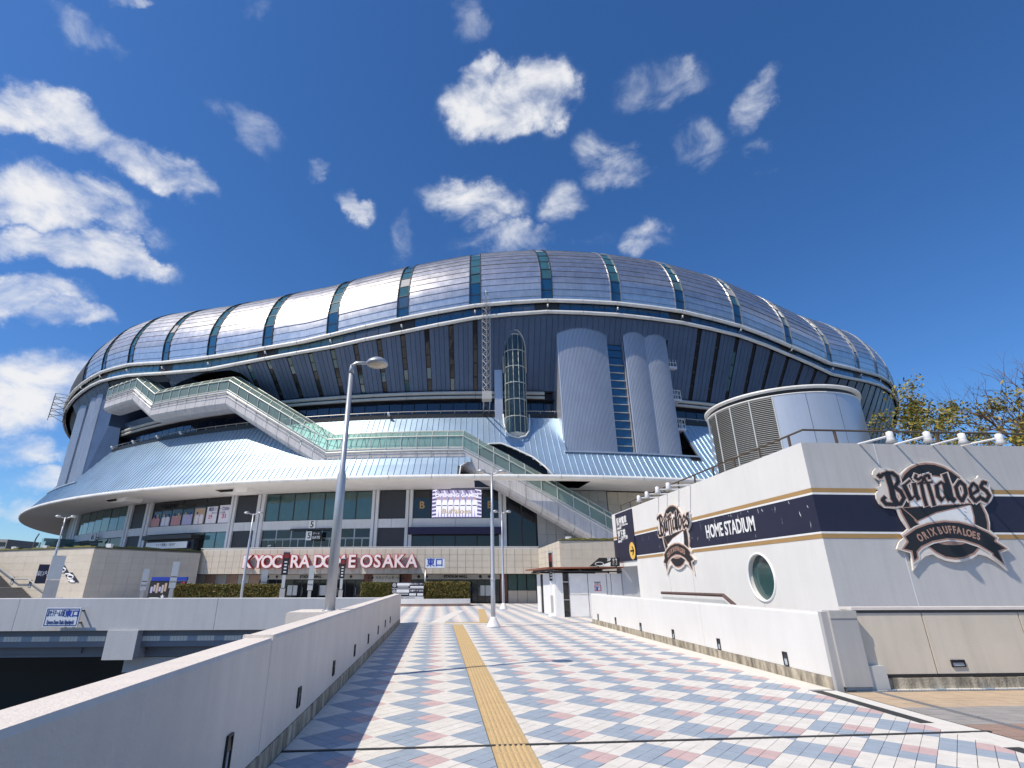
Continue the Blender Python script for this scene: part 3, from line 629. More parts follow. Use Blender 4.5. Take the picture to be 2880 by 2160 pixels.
def lobe_r(t):
    t = t if t > 0 else t + 50
    for a, b, r, bl in ((1.2, 4.82, 98.12, .3), (6.08, 7.75, 98.2, .2), (7.77, 9.42, 98.2, .2)):
        if a <= t <= b: return r + bl * (1 - ((t - (a + b) / 2) / ((b - a) / 2))**2)
    return 97.7
def slit_here(t): return not (-4.4 < t < 10.9) and not (-52 < t < -21.5)
SP = 5 / 3
for k in range(-30, 29):
    t0 = RIB0 + SP * k
    sl = slit_here(t0); sr = slit_here(t0 + SP); a, b = t0 + (.17 if sl else 0), t0 + SP - (.17 if sr else 0); n4 = 4
    for i in range(n4):
        u0, u1 = a + (b - a) * i / n4, a + (b - a) * (i + 1) / n4; um = (u0 + u1) / 2; zo = zopen(um)
        if zo == 99: continue
        if 1.2 < um < 9.42 or -48.8 < um < -40.58: zo = ZB + (zl(um) - .12 - ZB) * (lobe_r(um) - .03 - RB) / (RT - RB)
        mb = MB(); g0 = .012
        mb.sheet(lambda t, v, h: drum(t, v, h, zopen(t) if zopen(t) not in (None, 99) else zo), [u0 + g0, u1 - g0], [0, .5, 1], random.uniform(.045, .07))
        build(mb, 'wall_panel', random.choice(('drum_blue', 'drum_blue_b')), ST)
    if sl:
        fm = MB(); fm.grid(lambda t, v: drum(t, v, -.1), [t0 - .17, t0 + .17], arange(0, 1, 6)); build(fm, 'window_slit', 'frame_dark', ST)
        npn = 5
        for i in range(npn):
            v0, v1 = i / npn + .012, (i + 1) / npn - .012; r_ = random.random()
            lit = (t0 < -5 and i <= 1 and t0 > -14.5) or (-22 < t0 < -14.5 and i >= 3) or (15 < t0 < 16.5 and i in (1, 2, 3))
            mb = MB(); mb.grid(lambda t, v: drum(t, v, -.04 + random.uniform(-.01, .01)), [t0 - .13, t0 + .13], [v0, v1]); build(mb, 'slit_pane', 'glass_teal' if lit and r_ < .8 else 'glass_dark', ST)
for z, r, rr in ((22.8, 95.5, .22), (22.28, 95.4, .2)):
    for k in range(-20, 20):
        t0 = RIB0 + 2.5 * k
        if 1.2 < t0 + 1.2 < 9.0 or -48.8 < t0 + 1.2 < -41: continue
        build(MB().tube([P(t0 + .01, r, z), P(t0 + 2.49, r, z)], rr, 10, False), 'cornice_pipe', 'grey_pipe', ST, True)
# clerestory
mb = MB(); mb.grid(lambda t, z: P(t, 94.4, z), arange(-180, 180, 120), [19.0, 23.2]); mb.grid(lambda t, r: P(t, r, 22.05), arange(-180, 180, 120), [94.3, 95.4]); build(mb, 'clerestory_wall', 'drum_dark', ST)
for k in range(-53, 47):
    t0 = RIB0 + .95 * k
    if 1.0 < t0 + .5 < 9.6 or -49 < t0 + .5 < -40.5: continue
    mb = MB(); ln = random.uniform(-.02, .02); mb.grid(lambda t, v: P(t, 94.6 + ln * v, 20.35 + v * 1.55), [t0 + .03, t0 + .92], [0, 1]); build(mb, 'clerestory_pane', 'glass_navy', ST)
mb = MB(); mb.grid(lambda t, z: P(t, 96.12, z), arange(-180, 180, 180), [19.0, 20.1]); mb.grid(lambda t, r: P(t, r, 20.1), arange(-180, 180, 180), [94.5, 96.12]); build(mb, 'ledge', 'black', ST)
mb = MB(); mb.tube([P(t, 96.2, 20.3) for t in arange(-40.4, 1.1, 40)], .05, 6); mb.tube([P(t, 96.2, 20.3) for t in arange(10, 45, 30)], .05, 6)
for t in [x for x in arange(-40, 44, 84) if not 1 < x < 10]: mb.bar(P(t, 96.15, 20.0), P(t, 96.2, 20.3), .04)
build(mb, 'ledge_rail', 'frame_steel', ST)
for t0 in (-38.2, -34.6, -31.2, -28.4, -10.6, 17):
    mb = MB().tube([P(t0, 96.1, 19.95), P(t0, 96.7, 20.0)], .04, 6); mb.tube([P(t0, 96.5, 19.8), P(t0, 96.85, 20.1)], [.18, .12], 8); build(mb, 'ledge_floodlight', 'lamp_white', ST, True)
# metal skirt roof with standing seams
SK = [(0, 96.2, 19.45), (.5, 98.5, 15.5), (.8, 100.05, 13.2), (1, 101.15, 11.72)]
def skirt(t, v, h=0):
    for (a, r0, z0), (b, r1, z1) in zip(SK, SK[1:]):
        if v <= b or b == 1:
            k = (v - a) / (b - a); return P(t, r0 + (r1 - r0) * k + h * .79, z0 + (z1 - z0) * k + h * .61)
def vz(z):
    for (a, r0, z0), (b, r1, z1) in zip(SK, SK[1:]):
        if z >= z1 or b == 1: return a + (b - a) * (z0 - z) / (z0 - z1)
HO = [(-5.45, 11.7), (-5.4, 12.9), (-5.0, 13.4), (-4.3, 15.1), (-3.6, 15.75), (-2.88, 15.8), (-2.14, 15.2), (-.96, 14.0), (-.33, 12.8), (.05, 11.7)]
mb = MB()
for a, b in ((-180, -49.2), (-40.4, -5.5), (10.3, 180)): mb.grid(lambda t, v: skirt(t, v, -.06), arange(a, b, 60), [0, .5, .8, 1])
mb.grid(lambda t, v: skirt(t, vz(15) + v * (1 - vz(15)), -.06), arange(.2, 10.3, 12), [0, .5, 1]); mb.grid(lambda t, v: skirt(t, vz(15) + v * (1 - vz(15)), -.06), arange(-49.2, -40.4, 8), [0, .5, 1])
build(mb, 'skirt_deck', 'seam_dark', ST)
WS = .38
for k in range(-131, 119):
    t0 = .13 + WS * k; t1 = t0 + WS; tm = (t0 + t1) / 2; v0, v1 = 0.0, 1.0
    if 1.15 < tm < 9.45 or -48.85 < tm < -40.5: v0 = vz(14.95)
    elif 9.45 <= tm < 10.3: v0 = vz(14.2)
    if -5.45 < tm < .05: v1 = vz(lerp(HO, tm))
    mb = MB()
    mb.sheet(lambda t, v, h: skirt(t, v0 + (v1 - v0) * v, h), [t0 + .012, t1 - .012], [0, .5, .8, 1], random.uniform(.0, .012))
    mb.sheet(lambda t, v, h: skirt(t, v0 + (v1 - v0) * v, h), [t0 - .014, t0 + .014], [0, .5, .8, 1], .075)
    build(mb, 'skirt_panel', random.choice(('skirt', 'skirt_b')), ST)
mb = MB(); mb.tube([skirt(t, vz(z), .05) for t, z in HO[3:]], .09, 8); mb.tube([skirt(t, vz(z), .05) for t, z in HO[:3]], .08, 6); build(mb, 'opening_rim', 'white_pipe', ST, True)
mb = MB(); mb.grid(lambda t, z: P(t, 95.6, z), arange(-6.2, 1.2, 40), [11.3, 19.0]); build(mb, 'opening_lining', 'drum_blue', ST)
for k in range(-20, 20):
    t0 = RIB0 + 2.5 * k; build(MB().tube([P(t0 + .008, 101.3, 11.62), P(t0 + 2.492, 101.3, 11.62)], .235, 12, False), 'eave_pipe', 'white_pipe', ST, True)
mb = MB(); mb.tube([P(t, 101.3, 11.62) for t in arange(-180, -49.6, 52)], .235, 8); mb.tube([P(t, 101.3, 11.62) for t in arange(50.45, 180, 52)], .235, 8); build(mb, 'eave_pipe_far', 'white_pipe', ST, True)
mb = MB(); mb.grid(lambda t, r: P(t, r, 11.4), arange(-180, -4.6, 80), [94.5, 98, 101.25]); mb.grid(lambda t, r: P(t, r, 11.4), arange(2.4, 180, 80), [94.5, 98, 101.25]); mb.grid(lambda t, r: P(t, r, 11.4), arange(-4.6, 2.4, 10), [100.2, 101.25]); mb.grid(lambda t, r: P(t, r, 11.4), arange(-4.6, 2.4, 10), [94.5, 96.0])
build(mb, 'soffit', 'soffit', ST)
# hoods set in the soffit
for q in (zm(0, 900, 800)(955, 1420), zm(0, 900, 800)(1840, 1345)):
    p = oncyl(q, 98.6); t0 = theta(p)
    mb = MB(); mb.hexa([P(t0 - 1.35, 97.5, 11.39), P(t0 + 1.35, 97.5, 11.39), P(t0 + 1.35, 99.6, 11.39), P(t0 - 1.35, 99.6, 11.39)], [P(t0 - .6, 97.5, 10.95), P(t0 + 1.1, 97.5, 10.95), P(t0 + 1.1, 99.4, 10.95), P(t0 - .6, 99.4, 10.95)])
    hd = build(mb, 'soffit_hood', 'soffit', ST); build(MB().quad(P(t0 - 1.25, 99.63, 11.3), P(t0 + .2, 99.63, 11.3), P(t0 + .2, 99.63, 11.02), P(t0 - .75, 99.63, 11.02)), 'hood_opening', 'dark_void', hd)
# facade under the eave
FR = 95.0
z5b, ze, zc, zd = zm(0, 1350, 600), zm(500, 1330, 600), zm(1050, 1330, 600), zm(1600, 1330, 600)
def T5(q): return theta(oncyl(q, FR))
ya = lambda z_, x: {id(z5b): 560 - .06 * (x - 780), id(ze): 550 - .037 * x, id(zc): 470, id(zd): 440}[id(z_)]
tt = lambda z_, x: T5(z_(x, ya(z_, x)))
ZT, ZS1, ZS0, ZF = 11.38, 8.16, 7.2, 4.0
mb = MB(); mb.grid(lambda t, z: P(t, FR - .45, z), arange(-180, 180, 144), [ZF - 4, ZT]); build(mb, 'facade_core', 'panel_dark', ST)
def fbox(name, mt, t0, t1, r0, r1, z0, z1, par=None):
    n_ = max(1, int(abs(t1 - t0) / 1.5)); mb = MB()
    mb.grid(lambda t, z: P(t, r1, z), arange(t0, t1, n_), [z0, z1])
    for t in (t0, t1): mb.quad(P(t, r0, z0), P(t, r1, z0), P(t, r1, z1), P(t, r0, z1))
    for z in (z0, z1): mb.grid(lambda t, r: P(t, r, z), arange(t0, t1, n_), [r0, r1])
    return build(mb, name, mt, par or ST)
cols = [(tt(z5b, 738), tt(z5b, 782)), (tt(z5b, 1288), tt(z5b, 1335)), (tt(z5b, 1478), tt(z5b, 1535)), (tt(ze, 528), tt(ze, 582)), (tt(ze, 806), tt(ze, 882)), (tt(ze, 2008), tt(ze, 2078)), (tt(zc, 333), tt(zc, 405)), (tt(zc, 1300), tt(zc, 1378))]
for a, b in cols:
    fbox('column', 'facade_white', a, a + (b - a) * .42, FR - .3, FR + .18, ZF, ZT); fbox('column', 'facade_white', a + (b - a) * .58, b, FR - .3, FR + .18, ZF, ZT); fbox('column_recess', 'facade_grey', a + (b - a) * .42, a + (b - a) * .58, FR - .3, FR + .02, ZF, ZT)
def bays(t0, t1, n, z0, z1, mt, r=FR - .12, name='window_pane', fm='frame_dark', g=.05):
    fbox('window_frame', fm, t0, t1, r - .2, r - .03, z0, z1)
    for i in range(n):
        a, b = t0 + (t1 - t0) * i / n, t0 + (t1 - t0) * (i + 1) / n; ln = random.uniform(-.012, .012)
        mb = MB(); mb.grid(lambda t, z: P(t, r + ln * (z - z0), z), [a + g, b - g], [z0 + .06, z1 - .06]); build(mb, name, mt if isinstance(mt, str) else mt[i % len(mt)], ST)
B_ = [(a[1], b[0]) for a, b in zip(cols, cols[1:])]
for i, (a, b) in enumerate(B_):
    fbox('spandrel', 'facade_white', a, (a + b) / 2 - .01, FR - .3, FR + .05, ZS0, ZS1); fbox('spandrel', 'facade_white', (a + b) / 2 + .01, b, FR - .3, FR + .05, ZS0, ZS1)
    if i in (1, 3, 5):
        for z0, z1 in ((ZS1 + .03, ZT - .1), (ZF, ZS0 - .03)): fbox('dark_panel', 'panel_dark', a + .02, b - .02, FR - .3, FR - .05, z0, z1)
bays(*B_[0], 7, ZS1, ZT - .05, 'glass_green'); bays(*B_[2], 7, ZS1, ZT - .05, 'glass_dark'); bays(*B_[4], 7, ZS1, ZT - .05, 'glass_green')
bays(B_[0][0], B_[0][1], 5, ZF, ZS0, 'glass_dark'); bays(B_[2][0] + (B_[2][1] - B_[2][0]) * .62, B_[2][1], 3, ZF, ZS0, ('glass_dark', 'glass_teal', 'glass_teal'))
a, b = B_[4]; bays(a, b, 7, 6.15, ZS0, 'glass_dark', fm='frame_steel'); bays(a, b, 14, ZF, 6.1, 'glass_dark', fm='frame_steel', g=.035)
a, b = B_[6]; bays(a, b, 4, ZF, 6.35, 'glass_dark'); fbox('awning', 'navy_awning', a - .15, b + .15, FR - .1, FR + .9, 6.4, 7.15)
w6 = (b - a); bays(a, a + w6 * .21, 1, ZS1, ZT - .05, 'glass_dark'); bays(b - w6 * .19, b, 1, ZS1, ZT - .05, 'glass_dark')
# left corner of the facade going round, right stretch behind the covered stair
fbox('dark_panel', 'panel_dark', cols[0][0] - 8, cols[0][0] - 2.5, FR - .3, FR - .05, ZF, ZT); fbox('stone_panel', 'facade_grey', cols[0][0] - 2.4, cols[0][0] - .02, FR - .3, FR, ZF, ZT); fbox('window_pane', 'glass_green', cols[0][0] - 14, cols[0][0] - 8.1, FR - .3, FR - .1, ZF, ZT)
t8 = cols[7][1]; bays(t8 + .1, t8 + 2.0, 2, ZF, ZT - .3, 'glass_dark')
for i in range(8):
    for j in range(6):
        a = t8 + 2.1 + i * .62; fbox('wall_tile', 'facade_grey' , a, a + .6, FR - .3, FR - .06, ZF + j * 1.22, ZF + j * 1.22 + 1.2)
for i in range(9):
    for j in range(5): a = t8 + 7.1 + i * .75; fbox('wall_tile', 'tile_beige_b', a, a + .735, FR - .3, FR - .03, ZF + j * 1.45, ZF + j * 1.45 + 1.43)
# lettered boards on the facade
def fmx(t, r, z): tr = rad(t); return frame(P(t, r, z), Vector((math.cos(tr), math.sin(tr), 0)), Z3)
def board(t, z, w_, h_b, mt, par, r=FR + .2, d=.08, name='sign_board'):
    mx = fmx(t, r, z); mb = MB(); mb.add([mx @ Vector(q) for q in ((-w_ / 2, -h_b / 2, -d), (w_ / 2, -h_b / 2, -d), (w_ / 2, h_b / 2, -d), (-w_ / 2, h_b / 2, -d), (-w_ / 2, -h_b / 2, 0), (w_ / 2, -h_b / 2, 0), (w_ / 2, h_b / 2, 0), (-w_ / 2, h_b / 2, 0))], ((0, 3, 2, 1), (4, 5, 6, 7), (0, 1, 5, 4), (1, 2, 6, 5), (2, 3, 7, 6), (3, 0, 4, 7)))
    return build(mb, name, mt, par)
def facade_sign(label, t, z, w_, h_b, bgm, txt, tm_, size, bold=.01, sx=1, r=FR + .2, cat='sign'):
    s = thing('gate_sign', label, cat, P(t, r, z - h_b / 2)); board(t, z, w_, h_b, bgm, s, r)
    if txt: text('lettering', txt, fmx(t, r + .006, z), size, tm_, s, .004, bold, sx)
    return s
z6f = zm(0, 1380, 320); p6 = oncyl(z6f(1800, 905), FR + .9); s = thing('gate_sign', 'pale square gate number board reading 6 above the dark slot on the far facade', 'sign', p6 - Z3 * .5); r6 = Vector((.95, -.3, 0)).normalized(); n6 = Vector((r6.y, -r6.x, 0))
build(MB().hexa([p6 + r6 * a + n6 * c + Z3 * -.5 for a, c in ((-.5, 0), (.5, 0), (.5, -.15), (-.5, -.15))], [p6 + r6 * a + n6 * c + Z3 * .5 for a, c in ((-.5, 0), (.5, 0), (.5, -.15), (-.5, -.15))]), 'sign_board', 'facade_white', s); text('lettering', '6', frame(p6 + n6 * .01, r6, Z3), 1.0, 'black', s, .004, .02)
build(MB().hexa([p6 + r6 * a + n6 * c + Z3 * -.75 for a, c in ((-1.6, -.1), (1.6, -.1), (1.6, -.3), (-1.6, -.3))], [p6 + r6 * a + n6 * c + Z3 * -.5 for a, c in ((-1.6, -.1), (1.6, -.1), (1.6, -.3), (-1.6, -.3))]), 'name_bar', 'black', s); build(MB().bar(p6 - n6 * .15, p6 - n6 * 1.3, .1), 'bracket', 'frame_dark', s)
t5 = T5(ze(1402, 530)); facade_sign('white gate number board reading 5 standing on the spandrel', t5, 7.65, .8, .95, 'white_print', '5', 'black', .95, .02)
s = facade_sign('black and white hanging gate board reading 5 GATE above the doors', T5(ze(1385, 655)), 6.4, .8, .95, 'white_print', '5', 'black', .9, .02, r=FR + .5)
tg = T5(ze(1458, 650)); board(tg, 6.4, 1.15, .95, 'black', s, FR + .5); text('lettering', 'ゲート', fmx(tg, FR + .51, 6.62), .3, 'white_print', s, .004, .004); text('lettering', 'GATE', fmx(tg, FR + .51, 6.2), .38, 'white_print', s, .004, .012)
board(T5(ze(1390, 600)), 7.12, 5.2, .22, 'black', s, FR + .28)
s = facade_sign('black framed outlined number 5 on the glass beside the green pane', T5(ze(945, 765)), 4.95, 1.3, 1.5, 'glass_dark', '5', 'sign_grey', 1.5, .0, r=FR - .05)
s = thing('ticket_banner', 'white and navy ticket counter banner under the awning box', 'banner', P(T5(z5b(1790, 660)), FR + 1, 5.5))
tb = T5(z5b(1790, 670)); board(tb, 5.75, 7.4, .75, 'white_print', s, FR + .9); board(tb - 1.9, 5.75, 1.3, .74, 'blue_header', s, FR + .93); board(tb + 1.9, 5.75, 1.3, .74, 'blue_header', s, FR + .93)
text('lettering', 'チケット売場 3', fmx(tb - .62, FR + .91, 5.8), .36, 'black', s, .004, .002); text('lettering', 'TICKETS 3', fmx(tb + .8, FR + .91, 5.8), .36, 'black', s, .004, .002)
fbox('awning', 'frame_dark', tb - 2.6, tb + 2.7, FR - .1, FR + 1.3, 6.45, 6.95); fbox('ticket_counter', 'panel_dark', tb - 2.5, tb + 2.6, FR - .2, FR + .6, ZF, 6.4)
# printed posters behind the window bay: figures and lettering
s = thing('window_posters', 'row of pink and lilac player posters with dates filling seven window panes', 'poster', P(sum(B_[2]) / 2, FR, ZS1)); a, b = B_[2]
for i in range(7):
    t0, t1 = a + (b - a) * i / 7 + .1, a + (b - a) * (i + 1) / 7 - .1; h1 = 1.35 + .1 * i
    fbox('poster_sheet', 'poster_white' if i > 4 else ('poster_lilac' if i % 2 else 'poster_skin'), t0, t1, FR - .13, FR - .085, ZS1 + .08, ZS1 + h1 + .25 - (.55 if i < 4 else 0), s)
    if i <= 4:
        for j in range(2):
            tc_ = t0 + (t1 - t0) * (.28 + .45 * j); zc_ = ZS1 + .75 + .1 * random.random(); w_ = .3
            mx = fmx(tc_, FR - .08, 0); mb = MB(); pts = [(-w_, .1), (w_, .1), (w_ * 1.1, .9), (w_ * .9, 1.12), (.1, 1.25), (-.1, 1.25), (-w_ * .9, 1.12), (-w_ * 1.1, .9)]
            mb.add([mx @ Vector((u, ZS1 + v, .0)) for u, v in pts], [tuple(range(8))]); build(mb, 'printed_torso', ('poster_pink', 'poster_white', 'poster_pink', 'poster_lilac', 'poster_white')[i], s)
            mb = MB(); mb.add([mx @ Vector((.15 * math.cos(q * .7), ZS1 + 1.4 + .18 * math.sin(q * .7), .004)) for q in range(9)], [tuple(range(9))]); build(mb, 'printed_head', 'poster_skin' if (i + j) % 2 else 'blue_header', s)
mx = lambda f, z: fmx(a + (b - a) * f, FR - .078, z)
text('lettering', '関西シリーズ2024', mx(.86, ZS1 + 1.75), .5, 'blue_header', s, .003, .006, .8); text('lettering', '29', mx(.775, ZS1 + .85), .62, 'poster_red', s, .003, .01); text('lettering', '31', mx(.93, ZS1 + .85), .75, 'poster_red', s, .003, .02); text('lettering', '京セラドーム大阪', mx(.86, ZS1 + 1.3), .3, 'blue_header', s, .003, .0, .9)
# advertising screen
a, b = B_[6]; w6 = b - a; s = thing('video_screen', 'bright lilac advertising screen with white lettering and striped corners beside the covered stair', 'screen', P((a + b) / 2, FR, ZS1))
ta, tb_ = a + w6 * .222, b - w6 * .195; z0, z1 = ZS1 + .12, ZT - .12
for i in range(3): fbox('screen_panel', 'screen_lilac', ta + (tb_ - ta) * i / 3 + .015, ta + (tb_ - ta) * (i + 1) / 3 - .015, FR - .2, FR - .04, z0, z1, s)
W = rad(tb_ - ta) * FR; tm_ = (ta + tb_) / 2; mxs = fmx(tm_, FR - .03, z0); H = z1 - z0
def flat(name, pts, mt, d=0): mb = MB(); mb.add([mxs @ Vector((u, v, d)) for u, v in pts], [tuple(range(len(pts)))]); return build(mb, name, mt, s)
for k in range(15):
    for sg_ in (-1, 1):
        y = H * k / 14.5; x = sg_ * W * .49; ln = .35 + .35 * random.random()
        flat('printed_stripe', [(x, y), (x - sg_ * ln, y + .1), (x - sg_ * ln, y + .2), (x, y + .1)], 'screen_dark' if k % 2 else 'screen_white', .002)
for k in range(11): x = -W * .45 + W * .9 * k / 10; flat('printed_stripe', [(x, H - .02), (x + .12, H - .02), (x + .3, H - .42), (x + .2, H - .42)], 'screen_dark' if k % 2 else 'screen_white', .002)
for k in range(7):
    x = -W * .36 + W * .72 * k / 6; flat('printed_torso', [(x - .24, .05), (x - .08, .05), (x, 1.0), (x + .08, .05), (x + .24, .05), (x + .3, 1.5), (x + .22, 1.9), (x - .22, 1.9), (x - .3, 1.5)], 'screen_white', .004)
    flat('printed_head', [(x + .13 * math.cos(q * .7), 2.06 + .15 * math.sin(q * .7)) for q in range(9)], 'screen_skin', .006); flat('printed_belt', [(x - .25, 1.22), (x + .25, 1.22), (x + .25, 1.32), (x - .25, 1.32)], 'screen_dark', .006)
text('lettering', 'OPENING GAMES', mxs @ Matrix.Translation((0, H - .58, .012)), .52, 'screen_white', s, .002, .02, W * .93 / 4.35); text('lettering', 'Buffaloes', mxs @ Matrix.Translation((0, .62, .012)), .75, 'screen_gold', s, .002, .02, W * .62 / 2.9)
for t0, bg_ in ((a + w6 * .105, 'B'), (b - w6 * .1, 'B')): text('lettering', 'B', fmx(t0, FR - .1, ZS1 + 1.45), 1.1, 'gold', s, .01, .03)
# glazed lift shaft
tE, rE, kE = -1.77, 97.0, 1.22; cE = P(tE, rE, 0); es = MB(); sh = MB(); tE_ = rad(tE); ro = Vector((math.sin(tE_), -math.cos(tE_), 0)); rt_ = Vector((math.cos(tE_), math.sin(tE_), 0))
def ep(f, z, k=kE): return cE + (ro * math.cos(rad(f)) + rt_ * math.sin(rad(f))) * k + Z3 * z
lv = [17.15, 19.1, 21.15, 23.2, 25.25, 27.3, 29.35]
shaft = build(MB().grid(lambda f, z: ep(f, z, .62), arange(-180, 180, 18), [16.6, 30]), 'lift_shaft', 'drum_dark', ST, True)
for i in range(len(lv) - 1):
    for j in range(7): f0 = -105 + 30 * j; build(MB().grid(lambda f, z: ep(f, z), arange(f0 + 1, f0 + 29, 3), [lv[i] + .05, lv[i + 1] - .05]), 'shaft_pane', 'glass_shaft', shaft, True)
fm = MB()
for z in lv: fm.tube([ep(f, z, kE + .02) for f in arange(-105, 105, 14)], .06, 6)
for j in range(8): fm.tube([ep(-105 + 30 * j, lv[0], kE + .015), ep(-105 + 30 * j, lv[-1], kE + .015)], .035, 6)
build(fm, 'shaft_frame', 'tube_frame', shaft, True)
build(MB().grid(lambda f, k: ep(f, 17.15 - .75 * (1 - k) , kE * k), arange(-120, 120, 16), [0, .5, .85, 1]), 'shaft_base', 'white_pipe', shaft, True)
rim = [ep(f, z, kE + .28) for f, z in [(-88, 19.6), (-80, 18.6), (-60, 17.4), (-35, 16.75), (0, 16.45), (35, 16.75), (60, 17.4), (80, 18.6), (88, 19.6)]]; build(MB().tube(rim, .09, 8), 'shaft_rim', 'white_pipe', shaft, True)
rim = []
for f in arange(-90, 90, 16):
    for z in arange(23.3, 31.5, 82):
        p = ep(f, z, kE + .12)
        if drum_r(tE, z) >= (Vector((p.x, p.y)) - CEN).length: break
    rim.append(ep(f, z, kE + .14))
rim = [rim[0] - Z3 * 2.2] + rim + [rim[-1] - Z3 * 2.2]; build(MB().tube(rim, .07, 8), 'shaft_hood', 'grey_pipe', shaft, True)
fbox('side_panel', 'corrugated', tE - 1.42, tE - .86, 94, 96.35, 18.5, 26.6)
# corrugated stair towers leaning out of the skirt
def tower(off):
    ST_ = ST
    def lobe(t0, t1, rb, bul, nrid):
        mb = MB(); us = []
        for i in range(nrid):
            for f, hgt in ((0, 0), (.4, 0), (.52, .10), (.9, .10)): us.append((t0 + (t1 - t0) * (i + f) / nrid, hgt))
        us.append((t1, 0)); c, w_ = (t0 + t1) / 2, (t1 - t0) / 2; V = []
        for t, hh in us:
            r = rb + bul * (1 - ((t - c) / w_)**2) + hh - .035; tt_ = t + off
            zt = ZB + (zl(tt_) - .12 - ZB) * min(1, (r - RB) / (RT - RB)); V += [P(tt_, r, 14.9), P(tt_, r, zt)]
        mb.add(V, [(2 * i, 2 * i + 2, 2 * i + 3, 2 * i + 1) for i in range(len(us) - 1)]); build(mb, 'tower_cladding', 'corrugated', ST_)
    lobe(1.2, 4.82, 98.12, .3, 38); lobe(6.08, 7.75, 98.2, .2, 17); lobe(7.77, 9.42, 98.2, .2, 17)
    mb = MB()
    for t in (1.2, 4.84, 6.06, 9.42): mb.add([P(t + off, 93, 14.9), P(t + off, 98.05, 14.9), P(t + off, 98.05, 30.2), P(t + off, 93, 30.2)], ((0, 1, 2, 3),))
    build(mb, 'tower_side', 'corrugated', ST_)
    fbox('tower_window_core', 'frame_dark', 4.84 + off, 6.06 + off, 95, 97.5, 14.9, 30.4)
    for i in range(15):
        z0 = 15.05 + i * 1.0; mb = MB(); ln = random.uniform(-.015, .015); mb.grid(lambda t, z: P(t, 97.62 + ln * (z - z0), z), [4.88 + off, 6.02 + off], [z0, z0 + .9]); build(mb, 'tower_pane', 'glass_blue', ST_)
        if i % 1 == 0 and i < 12: fbox('tower_fin', 'grey_pipe', 4.86 + off, 6.04 + off, 97.6, 97.78, z0 - .09, z0 - .02)
    fbox('tower_sill', 'corrugated', 1.1 + off, 10.3 + off, 97.4, 99.25, 14.75, 14.9)
    if off < 0: return
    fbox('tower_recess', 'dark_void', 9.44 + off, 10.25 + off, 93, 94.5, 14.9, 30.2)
    for z0 in (26.4, 22.1, 18.4):
        fbox('balcony_slab', 'facade_white', 9.45 + off, 10.45 + off, 95.2, 97.3, z0, z0 + .3); mb = MB()
        for t in arange(9.5, 10.42, 4): mb.bar(P(t + off, 97.25, z0 + .3), P(t + off, 97.25, z0 + 1.4), .05)
        for z in (z0 + .8, z0 + 1.4): mb.bar(P(9.5 + off, 97.25, z), P(10.42 + off, 97.25, z), .05)
        for r in (95.8, 96.5): mb.bar(P(10.42 + off, r, z0 + .3), P(10.42 + off, r, z0 + 1.4), .05)
        mb.bar(P(10.42 + off, 95.4, z0 + 1.4), P(10.42 + off, 97.25, z0 + 1.4), .05); build(mb, 'balcony_rail', 'lamp_white', ST_)
tower(0); tower(-50); tower(50)
mb = MB(); mb.add([P(-40.55, 98.15, 14.9), P(-40.55, 98.15, 30.2), P(-38.7, 96.4, 29.2), P(-38.7, 95.6, 19.3)], ((0, 1, 2, 3),)); build(mb, 'tower_flank', 'drum_blue', ST)
# lattice mast in front of the ring and antenna frame on the rim
def lattice(pts, z0, z1, step, r=.035):
    mb = MB(); n_ = int((z1 - z0) / step)
    for p in pts: mb.tube([p + Z3 * z0, p + Z3 * z1], r, 5)
    for i in range(n_):
        for a, b in zip(pts, pts[1:] + pts[:1]):
            za, zb = z0 + i * step, z0 + (i + 1) * step
            mb.tube([a + Z3 * za, b + Z3 * zb], r * .7, 4, False); mb.tube([a + Z3 * zb, b + Z3 * zb], r * .7, 4, False)
    return mb
mt_ = thing('lattice_mast', 'tall slender steel lattice mast rising across the wavy ring', 'mast', P(-3.8, 99.9, 21))
pts = [P(-4.07, 99.6, 0), P(-3.53, 99.6, 0), P(-3.8, 100.45, 0)]; mb = lattice(pts, 21.0, 33.2, .85, .05)
ap = P(-3.8, 99.9, 34.3)
for p in pts: mb.tube([p + Z3 * 33.2, ap], .035, 4)
build(mb, 'lattice', 'frame_steel', mt_); build(MB().hexa([P(-4.1, 99.4, 20.3), P(-3.5, 99.4, 20.3), P(-3.5, 100.5, 20.3), P(-4.1, 100.5, 20.3)], [P(-4.1, 99.4, 21.2), P(-3.5, 99.4, 21.2), P(-3.5, 100.5, 21.2), P(-4.1, 100.5, 21.2)]), 'base_cabinet', 'facade_grey', mt_)
build(MB().bar(P(-4.0, 96.0, 20.0), P(-4.0, 99.8, 20.45), .12).bar(P(-3.6, 96.0, 20.0), P(-3.6, 99.8, 20.45), .12).bar(P(-3.8, 99.3, 31.3), P(-3.8, 99.8, 31.3), .12), 'bracket', 'frame_steel', mt_)
an = thing('antenna_frame', 'small open lattice frame jutting from the rim of the stadium', 'antenna', P(-52.3, 99.6, 28.4))
bq = [P(-51.6, 99.5, 0), P(-52.9, 99.5, 0), P(-52.9, 101.6, 0), P(-51.6, 101.6, 0)]; build(lattice(bq, 28.2, 32.6, 1.1, .05), 'lattice', 'frame_dark', an)
# ------------------------------------------------------------------ covered stair hung on the stadium
TB = thing('covered_stair', 'zigzag covered stair with green glass barrel vault over pale grey cladding', 'covered stair', P(4, 98, 4.2))
KN = [(-37.4, 26.45), (-32.9, 26.45), (-29.95, 23.35), (-22.4, 23.35), (-14.1, 14.85), (-5.3, 14.85), (5.2, 4.75)]
